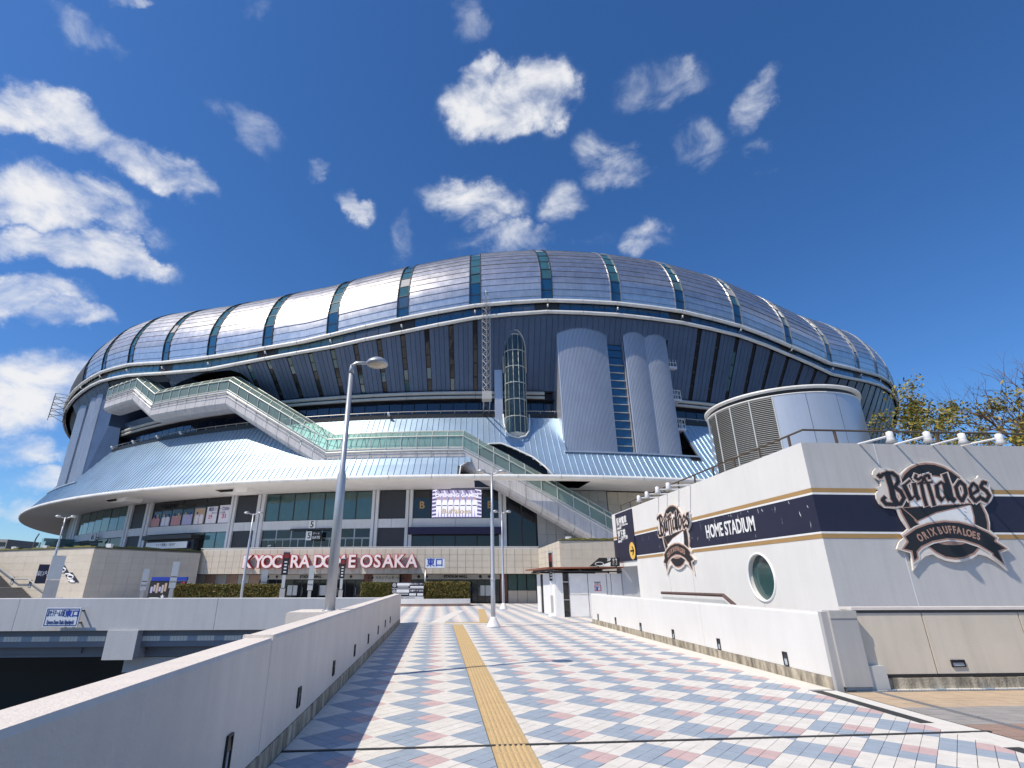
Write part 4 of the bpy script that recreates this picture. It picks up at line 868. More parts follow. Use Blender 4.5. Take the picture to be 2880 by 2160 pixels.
# profile across the stair: (radius, height above handrail line)
OUT, INN = 99.5, 96.6
def rail(t): return lerp(KN, t)
ts = [KN[0][0]]
for (a, _), (b, _) in zip(KN, KN[1:]):
    n_ = max(1, round((b - a) / .95)); ts += [a + (b - a) * i / n_ for i in range(1, n_ + 1)]
def strip_(pr, t0, t1, mt, name, g=.012, sub=1, smooth=False):
    mb = MB(); mb.grid(lambda t, k: P(t, pr[k][0], rail(t) + pr[k][1]), arange(t0 + g, t1 - g, sub), list(range(len(pr)))); return build(mb, name, mt, TB, smooth)
low = [(OUT, -.03), (OUT, -1.45), (OUT - .18, -1.75), (OUT - .7, -2.0), (INN + .7, -2.0), (INN + .1, -1.7), (INN, -1.4), (INN, -.03)]
# the cross section of the glass vault
side = [(OUT - .05, .32), (OUT - .05, 1.5)]; r1 = [(OUT - .05, 1.56), (OUT - .5, 2.12)]; r2 = [(OUT - .52, 2.16), (98.05, 2.48)]; r3 = [(98.0, 2.48), (INN + .05, 1.56)]; sd2 = [(INN + .05, 1.5), (INN + .05, .32)]; up = [(OUT - .06, .02), (OUT - .06, .28)]
for t0, t1 in zip(ts, ts[1:]):
    strip_(low[:2], t0, t1, 'tube_cladding', 'cladding_panel'); strip_(low[1:4], t0, t1, 'tube_cladding', 'cladding_panel'); strip_(low[3:], t0, t1, 'tube_cladding', 'underside_panel')
    strip_(up, t0, t1, 'facade_white', 'sill_panel', .03)
    strip_(side, t0, t1, 'glass_tube', 'side_pane', .03); strip_(r1, t0, t1, 'glass_tube', 'roof_pane', .03); strip_(r2, t0, t1, 'glass_tube', 'roof_pane', .03); strip_(r3, t0, t1, 'glass_tube', 'roof_pane', .03)
sec = [(OUT, 0), (OUT, 1.53), (OUT - .49, 2.16), (98.02, 2.52), (INN, 1.53), (INN, 0)]
hp = MB()
for t in ts: hp.tube([P(t, r, rail(t) + z) for r, z in sec], .05, 5)
build(hp, 'glazing_hoops', 'tube_frame', TB)
for r, z, w_ in ((OUT + .02, 0, .07), (OUT + .01, .3, .035), (OUT + .01, 1.53, .07), (OUT - .49, 2.15, .04), (98.02, 2.52, .05), (INN, 1.53, .05)):
    build(MB().tube([P(t, r, rail(t) + z) for t in ts], w_, 6), 'glazing_rail', 'tube_frame', TB)
hr = MB(); hr.tube([P(t, OUT + .13, rail(t) - .12) for t in ts if t < -5], .035, 5); hr.tube([P(t, OUT + .13, rail(t) - .5) for t in ts if t < -5], .03, 5)
for t in ts:
    if t < -5: hr.bar(P(t, OUT + .13, rail(t) - .52), P(t, OUT + .13, rail(t) - .1), .04); hr.bar(P(t, OUT, rail(t) - .3), P(t, OUT + .13, rail(t) - .3), .04)
build(hr, 'service_rail', 'frame_steel', TB)
strip_([(OUT - .3, -.9), (INN + .3, -.9)], ts[0], ts[-1], 'facade_grey', 'floor', 0, len(ts))
mb = MB(); mb.add([P(5.2, r, rail(5.2) + z) for r, z in [(OUT, -1.4), (INN, -1.4), (INN, 1.5), (98, 2.4), (OUT, 1.5)]], [(0, 1, 2, 3, 4)]); build(mb, 'end_wall', 'facade_grey', TB)
# ------------------------------------------------------------------ podium with the entrance mall
PD = thing('podium_building', 'low beige tiled podium with overhanging front above the dark mall doors', 'building', P(-8, 111.6, 0))
RP, PT, PB_ = 111.6, 4.0, 2.15
tL, tR = theta(oncyl(zm(500, 1330, 600)(230, 845), RP)), theta(oncyl(zm(1050, 1330, 600)(1715, 790), RP)); NT_ = 44; dT = (tR - tL) / NT_
mb = MB(); mb.grid(lambda t, z: P(t, RP - .06, z), arange(tL, tR, 30), [PB_, PT - .02]); mb.grid(lambda t, r: P(t, r, PT - .05), arange(tL - 10, tR + 8, 40), [94, RP - .05]); mb.grid(lambda t, r: P(t, r, PB_), arange(tL, tR, 30), [108.2, RP - .06]); build(mb, 'podium_core', 'grout_beige', PD)
mb = MB(); mb.grid(lambda t, r: P(t, r, PT - .03), arange(tL - 10, tR + 8, 40), [94.3, RP - .4]); build(mb, 'terrace_floor', 'terrace', PD)
for i in range(NT_):
    for j in range(4):
        t0 = tL + dT * i; z0 = PB_ + (PT - PB_) * j / 4; mb = MB(); mb.sheet(lambda t, z, h: P(t, RP - .05 + h, z), [t0 + .006, t0 + dT - .006], [z0 + .008, z0 + (PT - PB_) / 4 - .008], .05 + random.uniform(0, .004)); build(mb, 'wall_tile', random.choice(('tile_beige', 'tile_beige', 'tile_beige_b', 'tile_beige_c')), PD)
build(MB().tube([P(t, RP - .05, PT + .12) for t in arange(tL, tR, 30)], .05, 6), 'edge_rail', 'facade_grey', PD)
mb = MB(); mb.grid(lambda t, z: P(t, RP - .35, z), arange(tL, tR, 30), [PT - .05, PT + .1]); build(mb, 'edge_upstand', 'facade_white', PD)
# recessed mall front
RM = 110.1; mb = MB(); mb.grid(lambda t, z: P(t, RM - .25, z), arange(tL - 1, tR + 1, 30), [0, PB_]); build(mb, 'mall_wall', 'panel_dark', PD)
def pbox(name, mt, t0, t1, r0, r1, z0, z1, par=PD): return fbox(name, mt, t0, t1, r0, r1, z0, z1, par)
def tm_of(q): return theta(oncyl(q, RM))
a1, a2 = tm_of(ze(850, 1150)), tm_of(ze(1930, 1150)); b1, b2 = tm_of(zc(400, 1100)), tm_of(zc(1310, 1100)); c2 = tm_of(zc(1690, 1200))
for x0, x1 in ((a1, a2), (b1, b2)):
    pbox('door_header', 'facade_grey', x0, x1, RM - .2, RM + .12, 1.75, PB_ - .02)
    n_ = 12; w_ = (x1 - x0) / n_
    for i in range(n_):
        pbox('door_pane', 'glass_dark', x0 + w_ * i + .02, x0 + w_ * (i + 1) - .02, RM - .2, RM, .06, 1.7); pbox('door_frame', 'frame_dark', x0 + w_ * i - .016, x0 + w_ * i + .016, RM - .2, RM + .05, 0, 1.74)
        if i % 2: mb = MB().tube([P(x0 + w_ * i + .06, RM + .08, .55), P(x0 + w_ * i + .06, RM + .08, 1.15)], .018, 5); build(mb, 'door_handle', 'frame_steel', PD)
    tm2 = (x0 + x1) / 2; text('lettering', 'STADIUM MALL', fmx(tm2, RM + .125, 1.95), .27, 'black', PD, .004, .012)
    for k, f in enumerate((.08, .17, .78, .88)): mx = fmx(x0 + (x1 - x0) * f, RM + .126, 1.95); mb = MB(); mb.add([mx @ Vector((.13 * math.cos(q * math.pi / (2 if k % 2 else 4)), .13 * math.sin(q * math.pi / (2 if k % 2 else 4)), 0)) for q in range(4 if k % 2 else 8)], [tuple(range(4 if k % 2 else 8))]); build(mb, 'pictogram', 'black', PD)
for x0, x1 in ((a2, tm_of(ze(2030, 1150))), (tm_of(zc(290, 1100)), b1), (b2, tm_of(zc(1390, 1100)))):
    for j in range(14):
        for i in range(2): pbox('brick', 'brick', x0 + (x1 - x0) * i / 2 + .006, x0 + (x1 - x0) * (i + 1) / 2 - .006, RM - .2, RM + .05 + random.uniform(0, .01), j * .152 + .004, j * .152 + .148)
pbox('notice_board', 'sign_stone', tm_of(ze(2035, 1100)), tm_of(zc(275, 1090)), RM, RM + .35, 1.15, PB_ - .04); tq = (tm_of(ze(2035, 1100)) + tm_of(zc(275, 1090))) / 2
text('lettering', '◀ ◆ スタジアムモール ▲', fmx(tq, RM + .36, 1.85), .26, 'black', PD, .003, 0); text('lettering', 'STADIUM MALL ▶', fmx(tq + .3, RM + .36, 1.42), .2, 'black', PD, .003, 0)
x0 = tm_of(zc(1395, 1150))
for i in range(3): pbox('shop_pane', 'glass_green', x0 + (c2 - x0) * i / 3 + .02, x0 + (c2 - x0) * (i + 1) / 3 - .02, RM - .2, RM, .95, 2.1)
for i in range(3): pbox('stall_riser', 'tile_beige_b', x0 + (c2 - x0) * i / 3 + .008, x0 + (c2 - x0) * (i + 1) / 3 - .008, RM - .2, RM + .08, .0, .92)
for q in (ze(1190, 1195), ze(1525, 1190), zc(1165, 1175)): t0 = tm_of(q); pbox('door_poster', 'sign_grey', t0 - .22, t0 + .22, RM, RM + .04, .55, 1.3)
x0 = tm_of(ze(165, 1120)); n_ = 6
for i in range(n_): pbox('service_panel', 'pave_brown' if i % 2 else 'facade_grey', x0 + (a1 - x0) * i / n_ + .01, x0 + (a1 - x0) * (i + 1) / n_ - .01, RM - .2, RM, 0, PB_ - .05)
# big stadium name letters
LT = thing('stadium_name_letters', 'large white letters with red sides spelling the stadium name on the beige podium', 'lettering', P(-8, RP, 2.4))
zr = zm(640, 1540, 620)
for ch, x in zip('KYOCERADOMEOSAKA', (215, 330, 415, 515, 603, 690, 790, 930, 1030, 1143, 1260, 1405, 1513, 1620, 1730, 1855)):
    y = 172 - 28 * (x - 215) / 1640; t0 = theta(oncyl(zr(x, y), RP)); mx = fmx(t0, RP + .22, 3.02)
    sx = .95 if ch not in 'M' else .82
    text('letter', ch, mx, 1.32, 'red_side', LT, .11, .075, sx, 0); text('letter_face', ch, mx @ Matrix.Translation((0, 0, .125)), 1.32, 'letter_face', LT, .012, .03, sx, 0)
# wings either side of the podium
def facade_wall(thing_, p0, p1, z0, z1, nx, nz, mats, name='wall_tile', gap=.008, th=.05, flip=1):
    p0, p1 = Vector(p0), Vector(p1); u = (p1 - p0); ln = u.length; u.normalize(); nrm = Vector((u.y, -u.x, 0)) * flip
    for i in range(nx):
        for j in range(nz):
            a, b = p0 + u * (ln * i / nx + gap / 2), p0 + u * (ln * (i + 1) / nx - gap / 2); za, zb = z0 + (z1 - z0) * j / nz + gap / 2, z0 + (z1 - z0) * (j + 1) / nz - gap / 2; h = nrm * (th + random.uniform(0, .004))
            build(MB().hexa([a + Z3 * za, b + Z3 * za, b + h + Z3 * za, a + h + Z3 * za], [a + Z3 * zb, b + Z3 * zb, b + h + Z3 * zb, a + h + Z3 * zb]), name, random.choice(mats), thing_)
TBm = ('tile_beige', 'tile_beige', 'tile_beige_b', 'tile_beige_c')
WR = thing('podium_wing', 'beige tiled wing with sloping top edge behind the white hut', 'building', (10, 38, 0))
pk_ = P(tR, RP, 0); c1, c2_ = Vector((8.62, 38.2, 0)), Vector((24, 38.0, 0))
facade_wall(WR, c1, c2_, 0, 4.33, 20, 7, TBm); build(MB().box(8.7, 24, 38.26, 44, 0, 4.32), 'core', 'grout_beige', WR)
mb = MB(); u = (c1 - pk_)
for i in range(6):
    for j in range(5):
        a, b = pk_ + u * (i / 6 + .004), pk_ + u * ((i + 1) / 6 - .004); f = lambda q, k: Vector((q.x, q.y, 2.0 + (2.0 + .33 * ((q - pk_).length / u.length)) * k / 5 + .006))
        nrm = Vector((u.y, -u.x, 0)).normalized() * -.05
        build(MB().hexa([f(a, j), f(b, j), f(b, j) - nrm, f(a, j) - nrm], [f(a, j + 1) - Z3 * .012, f(b, j + 1) - Z3 * .012, f(b, j + 1) - Z3 * .012 - nrm, f(a, j + 1) - Z3 * .012 - nrm]), 'wall_tile', random.choice(TBm), WR)
build(MB().add([pk_ + Z3 * 2, c1 + Z3 * 2, c1 + Z3 * 4.32, pk_ + Z3 * 3.98], ((0, 1, 2, 3),)), 'backing', 'grout_beige', WR)
mb = MB()
for i in range(40):
    x = 8.7 + i * .3; mb.box(x, x + .31, 38.1 + random.uniform(-.05, .1), 39.2, 4.36, 4.44 + random.uniform(0, .1))
build(mb, 'planting_strip', 'moss', WR); build(MB().box(8.55, 24, 38.08, 38.5, 4.33, 4.362), 'coping', 'frame_dark', WR)
build(MB().box(9.1, 9.45, 38.2, 38.5, 4.362, 4.62), 'roof_box', 'lamp_white', WR)
WL = thing('podium_wing', 'tall beige panelled wing with sharp corner beside the outdoor steps', 'building', (-27, 44, 0))
zs = zm(0, 1500, 560); TZ = 3.85
w0 = onz(zs(1062, 158), TZ); w1 = onz(zs(2195, 236), TZ - .2); w1 = P(theta(oncyl(zs(2195, 400), RP + .3)), RP + .3, 0); w2 = onz(zs(0, 196), TZ); w2 = w0 + (w2 - w0) * 1.6
for v_ in (w0, w1, w2): v_.z = 0
facade_wall(WL, w2, w0, 0, TZ, 12, 8, TBm); facade_wall(WL, w0, w1, 0, TZ - .1, 9, 8, ('tile_beige_b', 'tile_beige'))
nb = Vector((0, .5, 0)); build(MB().hexa([w2 + nb * .02, w0 + nb * .02, w1 + Vector((-.05, .05, 0)), w2 + Vector((0, 6, 0))], [w2 + Z3 * TZ, w0 + Z3 * TZ, w1 + Vector((-.05, .05, TZ)), w2 + Vector((0, 6, TZ))]), 'core', 'grout_beige', WL)
mb = MB()
for a, b in ((w2, w0), (w0, w1)):
    for i in range(30): p = a + (b - a) * (i / 30); q = a + (b - a) * ((i + 1) / 30); h = .08 + random.uniform(0, .12); mb.hexa([p + Z3 * (TZ + .03), q + Z3 * (TZ + .03), q + Vector((0, .8, TZ + .03)), p + Vector((0, .8, TZ + .03))], [p + Z3 * (TZ + h), q + Z3 * (TZ + h), q + Vector((0, .8, TZ + h)), p + Vector((0, .8, TZ + h))])
build(mb, 'planting_strip', 'moss', WL); mb = MB()
for a, b in ((w2, w0), (w0, w1)): mb.bar(a + Vector((0, -.02, TZ + .01)), b + Vector((0, -.02, TZ + .01)), .18, .05)
build(mb, 'coping', 'frame_dark', WL)
for f in (.45, .66): p = w2 + (w0 - w2) * f; build(MB().box(p.x, p.x + .35, p.y, p.y + .3, TZ + .03, TZ + .3), 'roof_box', 'lamp_white', WL)
p = w0 + (w1 - w0) * .08; build(MB().box(p.x, p.x + .35, p.y, p.y + .3, TZ + .03, TZ + .3), 'roof_box', 'lamp_white', WL)
for q in ((150, 525), (345, 560)):
    d = ray(zs(*q)); nrm = Vector(((w0 - w2).y, -(w0 - w2).x, 0)).normalized(); p = EYE + d * ((w0 - EYE).dot(nrm) / d.dot(nrm)) ; fixture(WL, p + nrm * .06, nrm, .3, .5)
# decal board strips printed on the wing: dark slanted direction boards
def wallpt(q, off=.08): d = ray(zs(*q)); nrm = Vector(((w0 - w2).y, -(w0 - w2).x, 0)).normalized(); return EYE + d * ((w0 - EYE).dot(nrm) / d.dot(nrm)) + nrm * off
db = thing('direction_board', 'dark slanted direction board with two dome drawings on the bright wing wall', 'sign', wallpt((780, 540)))
for pts in (((690, 345), (725, 345), (775, 435), (670, 435)), ((725, 440), (815, 435), (890, 545), (780, 545))): mb = MB(); v_ = [wallpt(q) for q in pts]; vb = [wallpt(q, .05) for q in pts]; mb.add(v_ + vb, ((0, 1, 2, 3), (4, 5, 6, 7), (0, 1, 5, 4), (1, 2, 6, 5), (2, 3, 7, 6), (3, 0, 4, 7))); build(mb, 'board', 'navy', db)
for cx_, cy_ in ((715, 405), (800, 483)):
    mb = MB(); pts = [wallpt((cx_ + 32 * math.cos(q * .449), cy_ + 20 * math.sin(q * .449)), .1) for q in range(15)]; mb.tube(pts, .05, 4); build(mb, 'dome_drawing', 'white_print', db)
for cx_, cy_, w_ in ((708, 360, 22), (700, 428, 25), (800, 520, 30), (820, 535, 26), (770, 450, 30)): mb = MB(); mb.bar(wallpt((cx_ - w_, cy_), .1), wallpt((cx_ + w_, cy_), .1), .03, .09); build(mb, 'print_line', 'white_print', db)
# outdoor steps with handrail at the far left
stp = thing('outdoor_steps', 'flight of dark brown outdoor steps with steel handrails by the beige wing', 'steps', (-33, 40, 0))
s0 = wallpt((470, 700), 0); s1 = wallpt((0, 455), 0); s0.z = 0; s1.z = 0; du = (s1 - s0).normalized(); nrm = Vector(((w0 - w2).y, -(w0 - w2).x, 0)).normalized()
for i in range(26):
    z = .1 + i * .135; a = s0 + du * (i * .31 + (1.2 if i > 8 else 0)); b = a + du * 14; build(MB().hexa([a + nrm * .1 + Z3 * 0, b + nrm * .1, b + nrm * 4.2, a + nrm * 4.2], [a + nrm * .1 + Z3 * z, b + nrm * .1 + Z3 * z, b + nrm * 4.2 + Z3 * z, a + nrm * 4.2 + Z3 * z]), 'step', 'step_stone', stp)
for pts in (((740, 717), (670, 717), (490, 600), (365, 510), (215, 510), (0, 345)),): build(MB().tube([wallpt(q, .3) for q in pts], .045, 6), 'handrail', 'frame_steel', stp)
build(MB().tube([wallpt((95, 722), 3.0), wallpt((0, 650), 3.0)], .05, 6), 'handrail', 'frame_steel', stp)
# ------------------------------------------------------------------ white emblem building on the right
XW, YW, YE, ZWT = 9.0, 12.1, 27.35, 4.86
WB = thing('emblem_building', 'white rendered block with navy and gold stripe and round window', 'building', (XW, YW, 0))
zw = zm(1700, 1300, 700); zg = zm(2200, 1000, 680); zl6 = zm(2430, 1280, 450, 2074)
oy0, oy1 = onx(zd(740, 1250), XW).y, onx(zd(545, 985), XW).y; oz = onx(zd(715, 960), XW).z
cw = onx(zw(1395, 1022), XW); rw = (onx(zw(1395, 815), XW).z - onx(zw(1395, 1232), XW).z) / 2
# wall facing the walkway, with the round window hole and the door recess
def wx(u, v, d): return Vector((XW - d, u, v))
mb = MB(); n_ = 40; sq = []
for k in range(n_):
    a = 2 * math.pi * k / n_; c_, s_ = math.cos(a), math.sin(a); m_ = 1 / max(abs(c_), abs(s_)); sq.append(((cw.y + rw * c_, cw.z + rw * s_), (cw.y + rw * 1.25 * c_ * m_, cw.z + rw * 1.25 * s_ * m_)))
for k in range(n_):
    (a, b), (c, d) = sq[k], sq[(k + 1) % n_]; mb.quad(wx(*a, 0), wx(*b, 0), wx(*d, 0), wx(*c, 0)); mb.quad(wx(*a, 0), wx(*c, 0), wx(*c, -.3), wx(*a, -.3))
y0, y1, z0, z1 = cw.y - rw * 1.25, cw.y + rw * 1.25, cw.z - rw * 1.25, cw.z + rw * 1.25
for q in ((YW, y0, 0, ZWT), (y1, oy0, 0, ZWT), (y0, y1, z1, ZWT), (y0, y1, 0, z0), (oy0, oy1, oz, ZWT), (oy1, YE, 0, ZWT)): mb.quad(wx(q[0], q[2], 0), wx(q[1], q[2], 0), wx(q[1], q[3], 0), wx(q[0], q[3], 0))
mb.quad((XW, YE, 0), (XW + 6, YE, 0), (XW + 6, YE, ZWT), (XW, YE, ZWT)); build(mb, 'side_wall', 'white_wall', WB)
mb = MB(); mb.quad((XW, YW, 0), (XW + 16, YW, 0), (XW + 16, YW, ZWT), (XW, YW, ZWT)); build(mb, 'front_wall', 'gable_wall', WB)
mb = MB(); mb.box(XW + .02, XW + 16, YW + .02, YE - .02, ZWT - .1, ZWT - .02); build(mb, 'roof_deck', 'concrete', WB)
mb = MB(); mb.quad((XW + 1.6, oy0, 0), (XW + 1.6, oy1, 0), (XW + 1.6, oy1, oz), (XW + 1.6, oy0, oz)); mb.quad((XW, oy0, 0), (XW + 1.6, oy0, 0), (XW + 1.6, oy0, oz), (XW, oy0, oz)); mb.quad((XW, oy1, 0), (XW + 1.6, oy1, 0), (XW + 1.6, oy1, oz), (XW, oy1, oz)); mb.quad((XW, oy0, oz), (XW + 1.6, oy0, oz), (XW + 1.6, oy1, oz), (XW, oy1, oz)); build(mb, 'door_recess', 'facade_white', WB)
wn = build(MB().add([wx(cw.y + rw * math.cos(k * .1571), cw.z + rw * math.sin(k * .1571), -.12) for k in range(40)], [tuple(range(40))]), 'round_window', 'glass_green', WB)
build(MB().tube([wx(cw.y + (rw + .01) * math.cos(k * .1571), cw.z + (rw + .01) * math.sin(k * .1571), .005) for k in range(41)], .032, 8, False), 'window_frame', 'white_print', wn, True)
# vertical joints
for x in (zg(860, 900),): x_ = ony(x, YW).x; build(MB().box(x_ - .012, x_ + .012, YW - .006, YW, 0, ZWT), 'wall_joint', 'facade_white', WB)
for q in ((590, 1100), (800, 1100), (1430, 1290)): y_ = onx(zw(*q), XW).y; build(MB().box(XW - .003, XW, y_ - .007, y_ + .007, 0, cw.z - rw if q[0] > 1400 else 1.9), 'wall_joint', 'facade_grey', WB)
# stripes: gold, white, navy, white, gold on both walls
gz = [ony(zg(250, y), YW).z for y in (1210, 1250, 1270, 1608)] ; b1_ = ony(zg(345, 1628), YW).z; b2_ = ony(z3(410, 42), YW).z
bands = [('gold', gz[1], gz[0]), ('white_print', gz[2] + .002, gz[1] - .002), ('navy', gz[3], gz[2]), ('white_print', b1_ + .002, gz[3] - .002), ('gold', b2_, b1_)]
for nm, za, zb in bands:
    build(MB().box(XW - .008, XW + 16, YW - .008, YW - .001, za, zb), 'stripe', nm, WB)
    for ya_, yb_ in ((YW, 16.3), (16.31, 21), (21.01, YE)): build(MB().box(XW - .008, XW - .001, ya_ + .003, yb_ - .003, za, zb), 'stripe', nm if nm != 'navy' else 'navy_peel', WB)
rng = random.Random(5); pl = MB()
for k in range(40):
    y = rng.uniform(YW + .2, 25); z = rng.uniform(gz[3] + .04, gz[2] - .04); w_ = rng.uniform(.003, .010); h = rng.uniform(.03, .2) if k % 3 else rng.uniform(.2, .5); z2 = min(z + h, gz[2] - .02); s_ = rng.uniform(-.05, .05)
    if True: pl.add([(XW - .0105, y, z), (XW - .0105, y + w_, z), (XW - .0105, y + w_ * rng.uniform(.2, 1) + s_, (z + z2) / 2), (XW - .0105, y + s_, z2)], ((0, 1, 2, 3),))
    else: pl.add([(XW - .0105, y, z), (XW - .0105, y + h, z + .01), (XW - .0105, y + h, z + .016), (XW - .0105, y, z + .008)], ((0, 1, 2, 3),))
build(pl, 'peeling_paint', 'white_print', WB)
hp = [onx(zw(905, 590), XW), onx(zw(1325, 500), XW), onx(zw(912, 690), XW)]
my, mz, hy = (hp[0].y + hp[1].y) / 2, (gz[2] + gz[3]) / 2, hp[0].y - hp[1].y
text('lettering', 'HOME STADIUM', frame((XW - .014, my, mz), -Y3, Z3), (hp[0].z - hp[2].z) * 1.6, 'white_print', WB, .004, .012, hy / ((hp[0].z - hp[2].z) * 1.6 * 7.1))
# route board near the far corner
z17 = zm(1700, 1400, 160, 1475)
ra, rb_ = onx(z17(290, 430), XW).y, onx(z17(715, 285), XW).y; rz1, rz0 = onx(z17(500, 360), XW).z, onx(z17(620, 1640), XW).z
rbd = thing('route_board', 'navy railway direction board with white lettering and yellow arrow disc', 'sign', (XW - .05, (ra + rb_) / 2, rz0))
build(MB().box(XW - .045, XW - .012, rb_, ra, rz0, rz1), 'board', 'navy', rbd); W_ = ra - rb_; H_ = rz1 - rz0
def rtext(s, fy, fz, size, bold=.004, sx=1): text('lettering', s, frame((XW - .048, ra - W_ * fy, rz0 + H_ * fz), -Y3, Z3), size, 'white_print', rbd, .003, bold, sx, align='LEFT')
rtext('阪神電車', .06, .82, W_ * .155, .008); rtext('ドーム前 Dome-mae', .06, .735, W_ * .075, .001); rtext('HANSHIN', .06, .68, W_ * .06); rtext('地下鉄', .06, .55, W_ * .165, .008); rtext('ドーム前千代崎', .06, .465, W_ * .085, .001); rtext('SUBWAY', .06, .41, W_ * .06)
cy_, cz_ = ra - W_ * .83, rz0 + H_ * .185; dr_ = W_ * .16
build(MB().add([(XW - .05, cy_ + dr_ * math.cos(k * .26), cz_ + dr_ * math.sin(k * .26)) for k in range(24)], [tuple(range(24))]), 'arrow_disc', 'yellow', rbd)
aw = MB(); 
for p_, q_ in (((-.6, 0), (.55, 0)), ((.05, .5), (.6, -.02)), ((.05, -.5), (.6, .02))): aw.bar((XW - .056, cy_ - p_[0] * dr_, cz_ + p_[1] * dr_), (XW - .056, cy_ - q_[0] * dr_, cz_ + q_[1] * dr_), dr_ * .2, .008, up=Vector((1, 0, 0)))
build(aw, 'arrow', 'black', rbd)
# club emblem: flat plates drawn in its own plane, used on both walls
EM = dict(
 plate=[(95, 215), (130, 180), (200, 172), (240, 195), (300, 176), (370, 200), (425, 265), (455, 240), (530, 170), (620, 118), (720, 92), (830, 86), (940, 103), (1050, 148), (1150, 208), (1230, 275), (1290, 340), (1330, 325), (1400, 318), (1435, 300), (1450, 268), (1470, 308), (1540, 320), (1600, 370), (1602, 430), (1625, 500), (1645, 540), (1620, 600), (1560, 660), (1530, 680), (1580, 780), (1600, 880), (1600, 970), (1690, 1050), (1700, 1105), (1860, 1222), (1725, 1268), (1830, 1502), (1700, 1395), (1560, 1315), (1450, 1285), (1380, 1338), (1270, 1380), (1160, 1392), (1040, 1372), (930, 1330), (860, 1285), (760, 1315), (680, 1400), (610, 1497), (580, 1272), (398, 1217), (430, 1130), (500, 1070), (458, 1030), (540, 960), (470, 860), (420, 760), (395, 705), (320, 692), (250, 690), (180, 640), (140, 570), (130, 500), (165, 460), (120, 432), (195, 405), (185, 330), (120, 305), (88, 260)],
 ring=[(430, 330), (480, 240), (560, 165), (660, 118), (770, 103), (880, 112), (1000, 150), (1110, 210), (1210, 285), (1290, 365), (1400, 500), (1490, 640), (1550, 760), (1582, 880), (1585, 985), (1520, 1160), (1400, 1290), (1270, 1345), (1150, 1357), (1020, 1337), (900, 1275), (780, 1185), (640, 1060), (555, 960), (500, 860), (450, 770), (418, 690), (400, 590), (396, 480), (405, 400)],
 ball=[(560, 600), (580, 480), (640, 390), (740, 310), (850, 285), (960, 300), (1080, 360), (1200, 460), (1290, 570), (1345, 670), (1380, 800), (1390, 930), (1200, 980), (800, 980), (690, 900), (640, 850), (600, 760)],
 wedge=[(470, 692), (1480, 627), (1250, 662), (900, 742), (660, 852), (560, 762)],
 ribbon=[(500, 1060), (640, 962), (800, 903), (1000, 872), (1200, 886), (1400, 940), (1560, 1012), (1660, 1080), (1640, 1120), (1790, 1210), (1690, 1240), (1760, 1400), (1640, 1300), (1640, 1272), (1450, 1162), (1250, 1095), (1050, 1076), (850, 1112), (700, 1182), (640, 1250), (652, 1330), (615, 1365), (590, 1240), (480, 1215), (545, 1130)])
STK = [([(150, 262), (178, 290), (205, 262), (262, 240), (335, 242), (395, 290), (410, 350), (365, 420)], 44), ([(262, 245), (318, 420), (345, 560), (395, 645)], 70), ([(362, 420), (440, 478), (482, 560), (440, 636), (335, 645), (250, 640), (205, 585), (238, 550)], 46),
 ([(485, 395), (540, 520), (570, 580)], 52), ([(470, 412), (560, 335)], 24), ([(610, 378), (640, 520), (668, 575)], 52), ([(568, 580), (640, 522)], 20), ([(700, 362), (742, 560), (772, 655)], 42), ([(640, 262), (625, 300), (668, 325), (712, 292), (735, 330), (700, 372)], 30), ([(790, 372), (842, 540), (872, 652)], 42), ([(810, 310), (800, 268), (745, 282), (752, 330), (790, 376)], 30), ([(660, 378), (850, 356)], 18),
 ([(900, 402), (922, 540), (972, 592)], 48), ([(1000, 380), (1032, 540), (1064, 585)], 48), ([(900, 404), (958, 358), (1012, 392)], 28), ([(955, 590), (1022, 538)], 18), ([(1008, 262), (1062, 420), (1092, 562), (1132, 592)], 58), ([(1150, 420), (1182, 540), (1232, 600)], 44), ([(1150, 422), (1202, 348), (1262, 400), (1282, 500), (1232, 602)], 44),
 ([(1330, 440), (1352, 540), (1402, 602), (1472, 548)], 44), ([(1330, 442), (1372, 370), (1422, 412), (1440, 462), (1362, 512)], 34), ([(1542, 372), (1500, 358), (1470, 420), (1540, 470), (1582, 530), (1545, 598), (1490, 572)], 44)]
_c = [ony(zl6(*q), YW) for q in EM['plate']]
def em2(q): p = ony(zl6(*q), YW); return (p.x, p.z)
ecx = em2((1000, 740)); kE_ = abs(em2((1500, 740))[0] - em2((500, 740))[0]) / 1000
def local(q): p = em2(q); return (p[0] - ecx[0], p[1] - ecx[1])
def grow(poly, d):
    n_ = len(poly); out = []; ar = sum(poly[i][0] * poly[(i + 1) % n_][1] - poly[(i + 1) % n_][0] * poly[i][1] for i in range(n_)); sg_ = 1 if ar > 0 else -1
    for i in range(n_):
        a, b, c = Vector(poly[i - 1]), Vector(poly[i]), Vector(poly[(i + 1) % n_]); n1 = Vector(((b - a).y, -(b - a).x)).normalized(); n2 = Vector(((c - b).y, -(c - b).x)).normalized(); m_ = (n1 + n2)
        if m_.length < .3: m_ = n1
        m_.normalize(); out.append(tuple(b + m_ * d * sg_ * min(1.6, 1 / max(.5, m_.dot(n1)))))
    return out
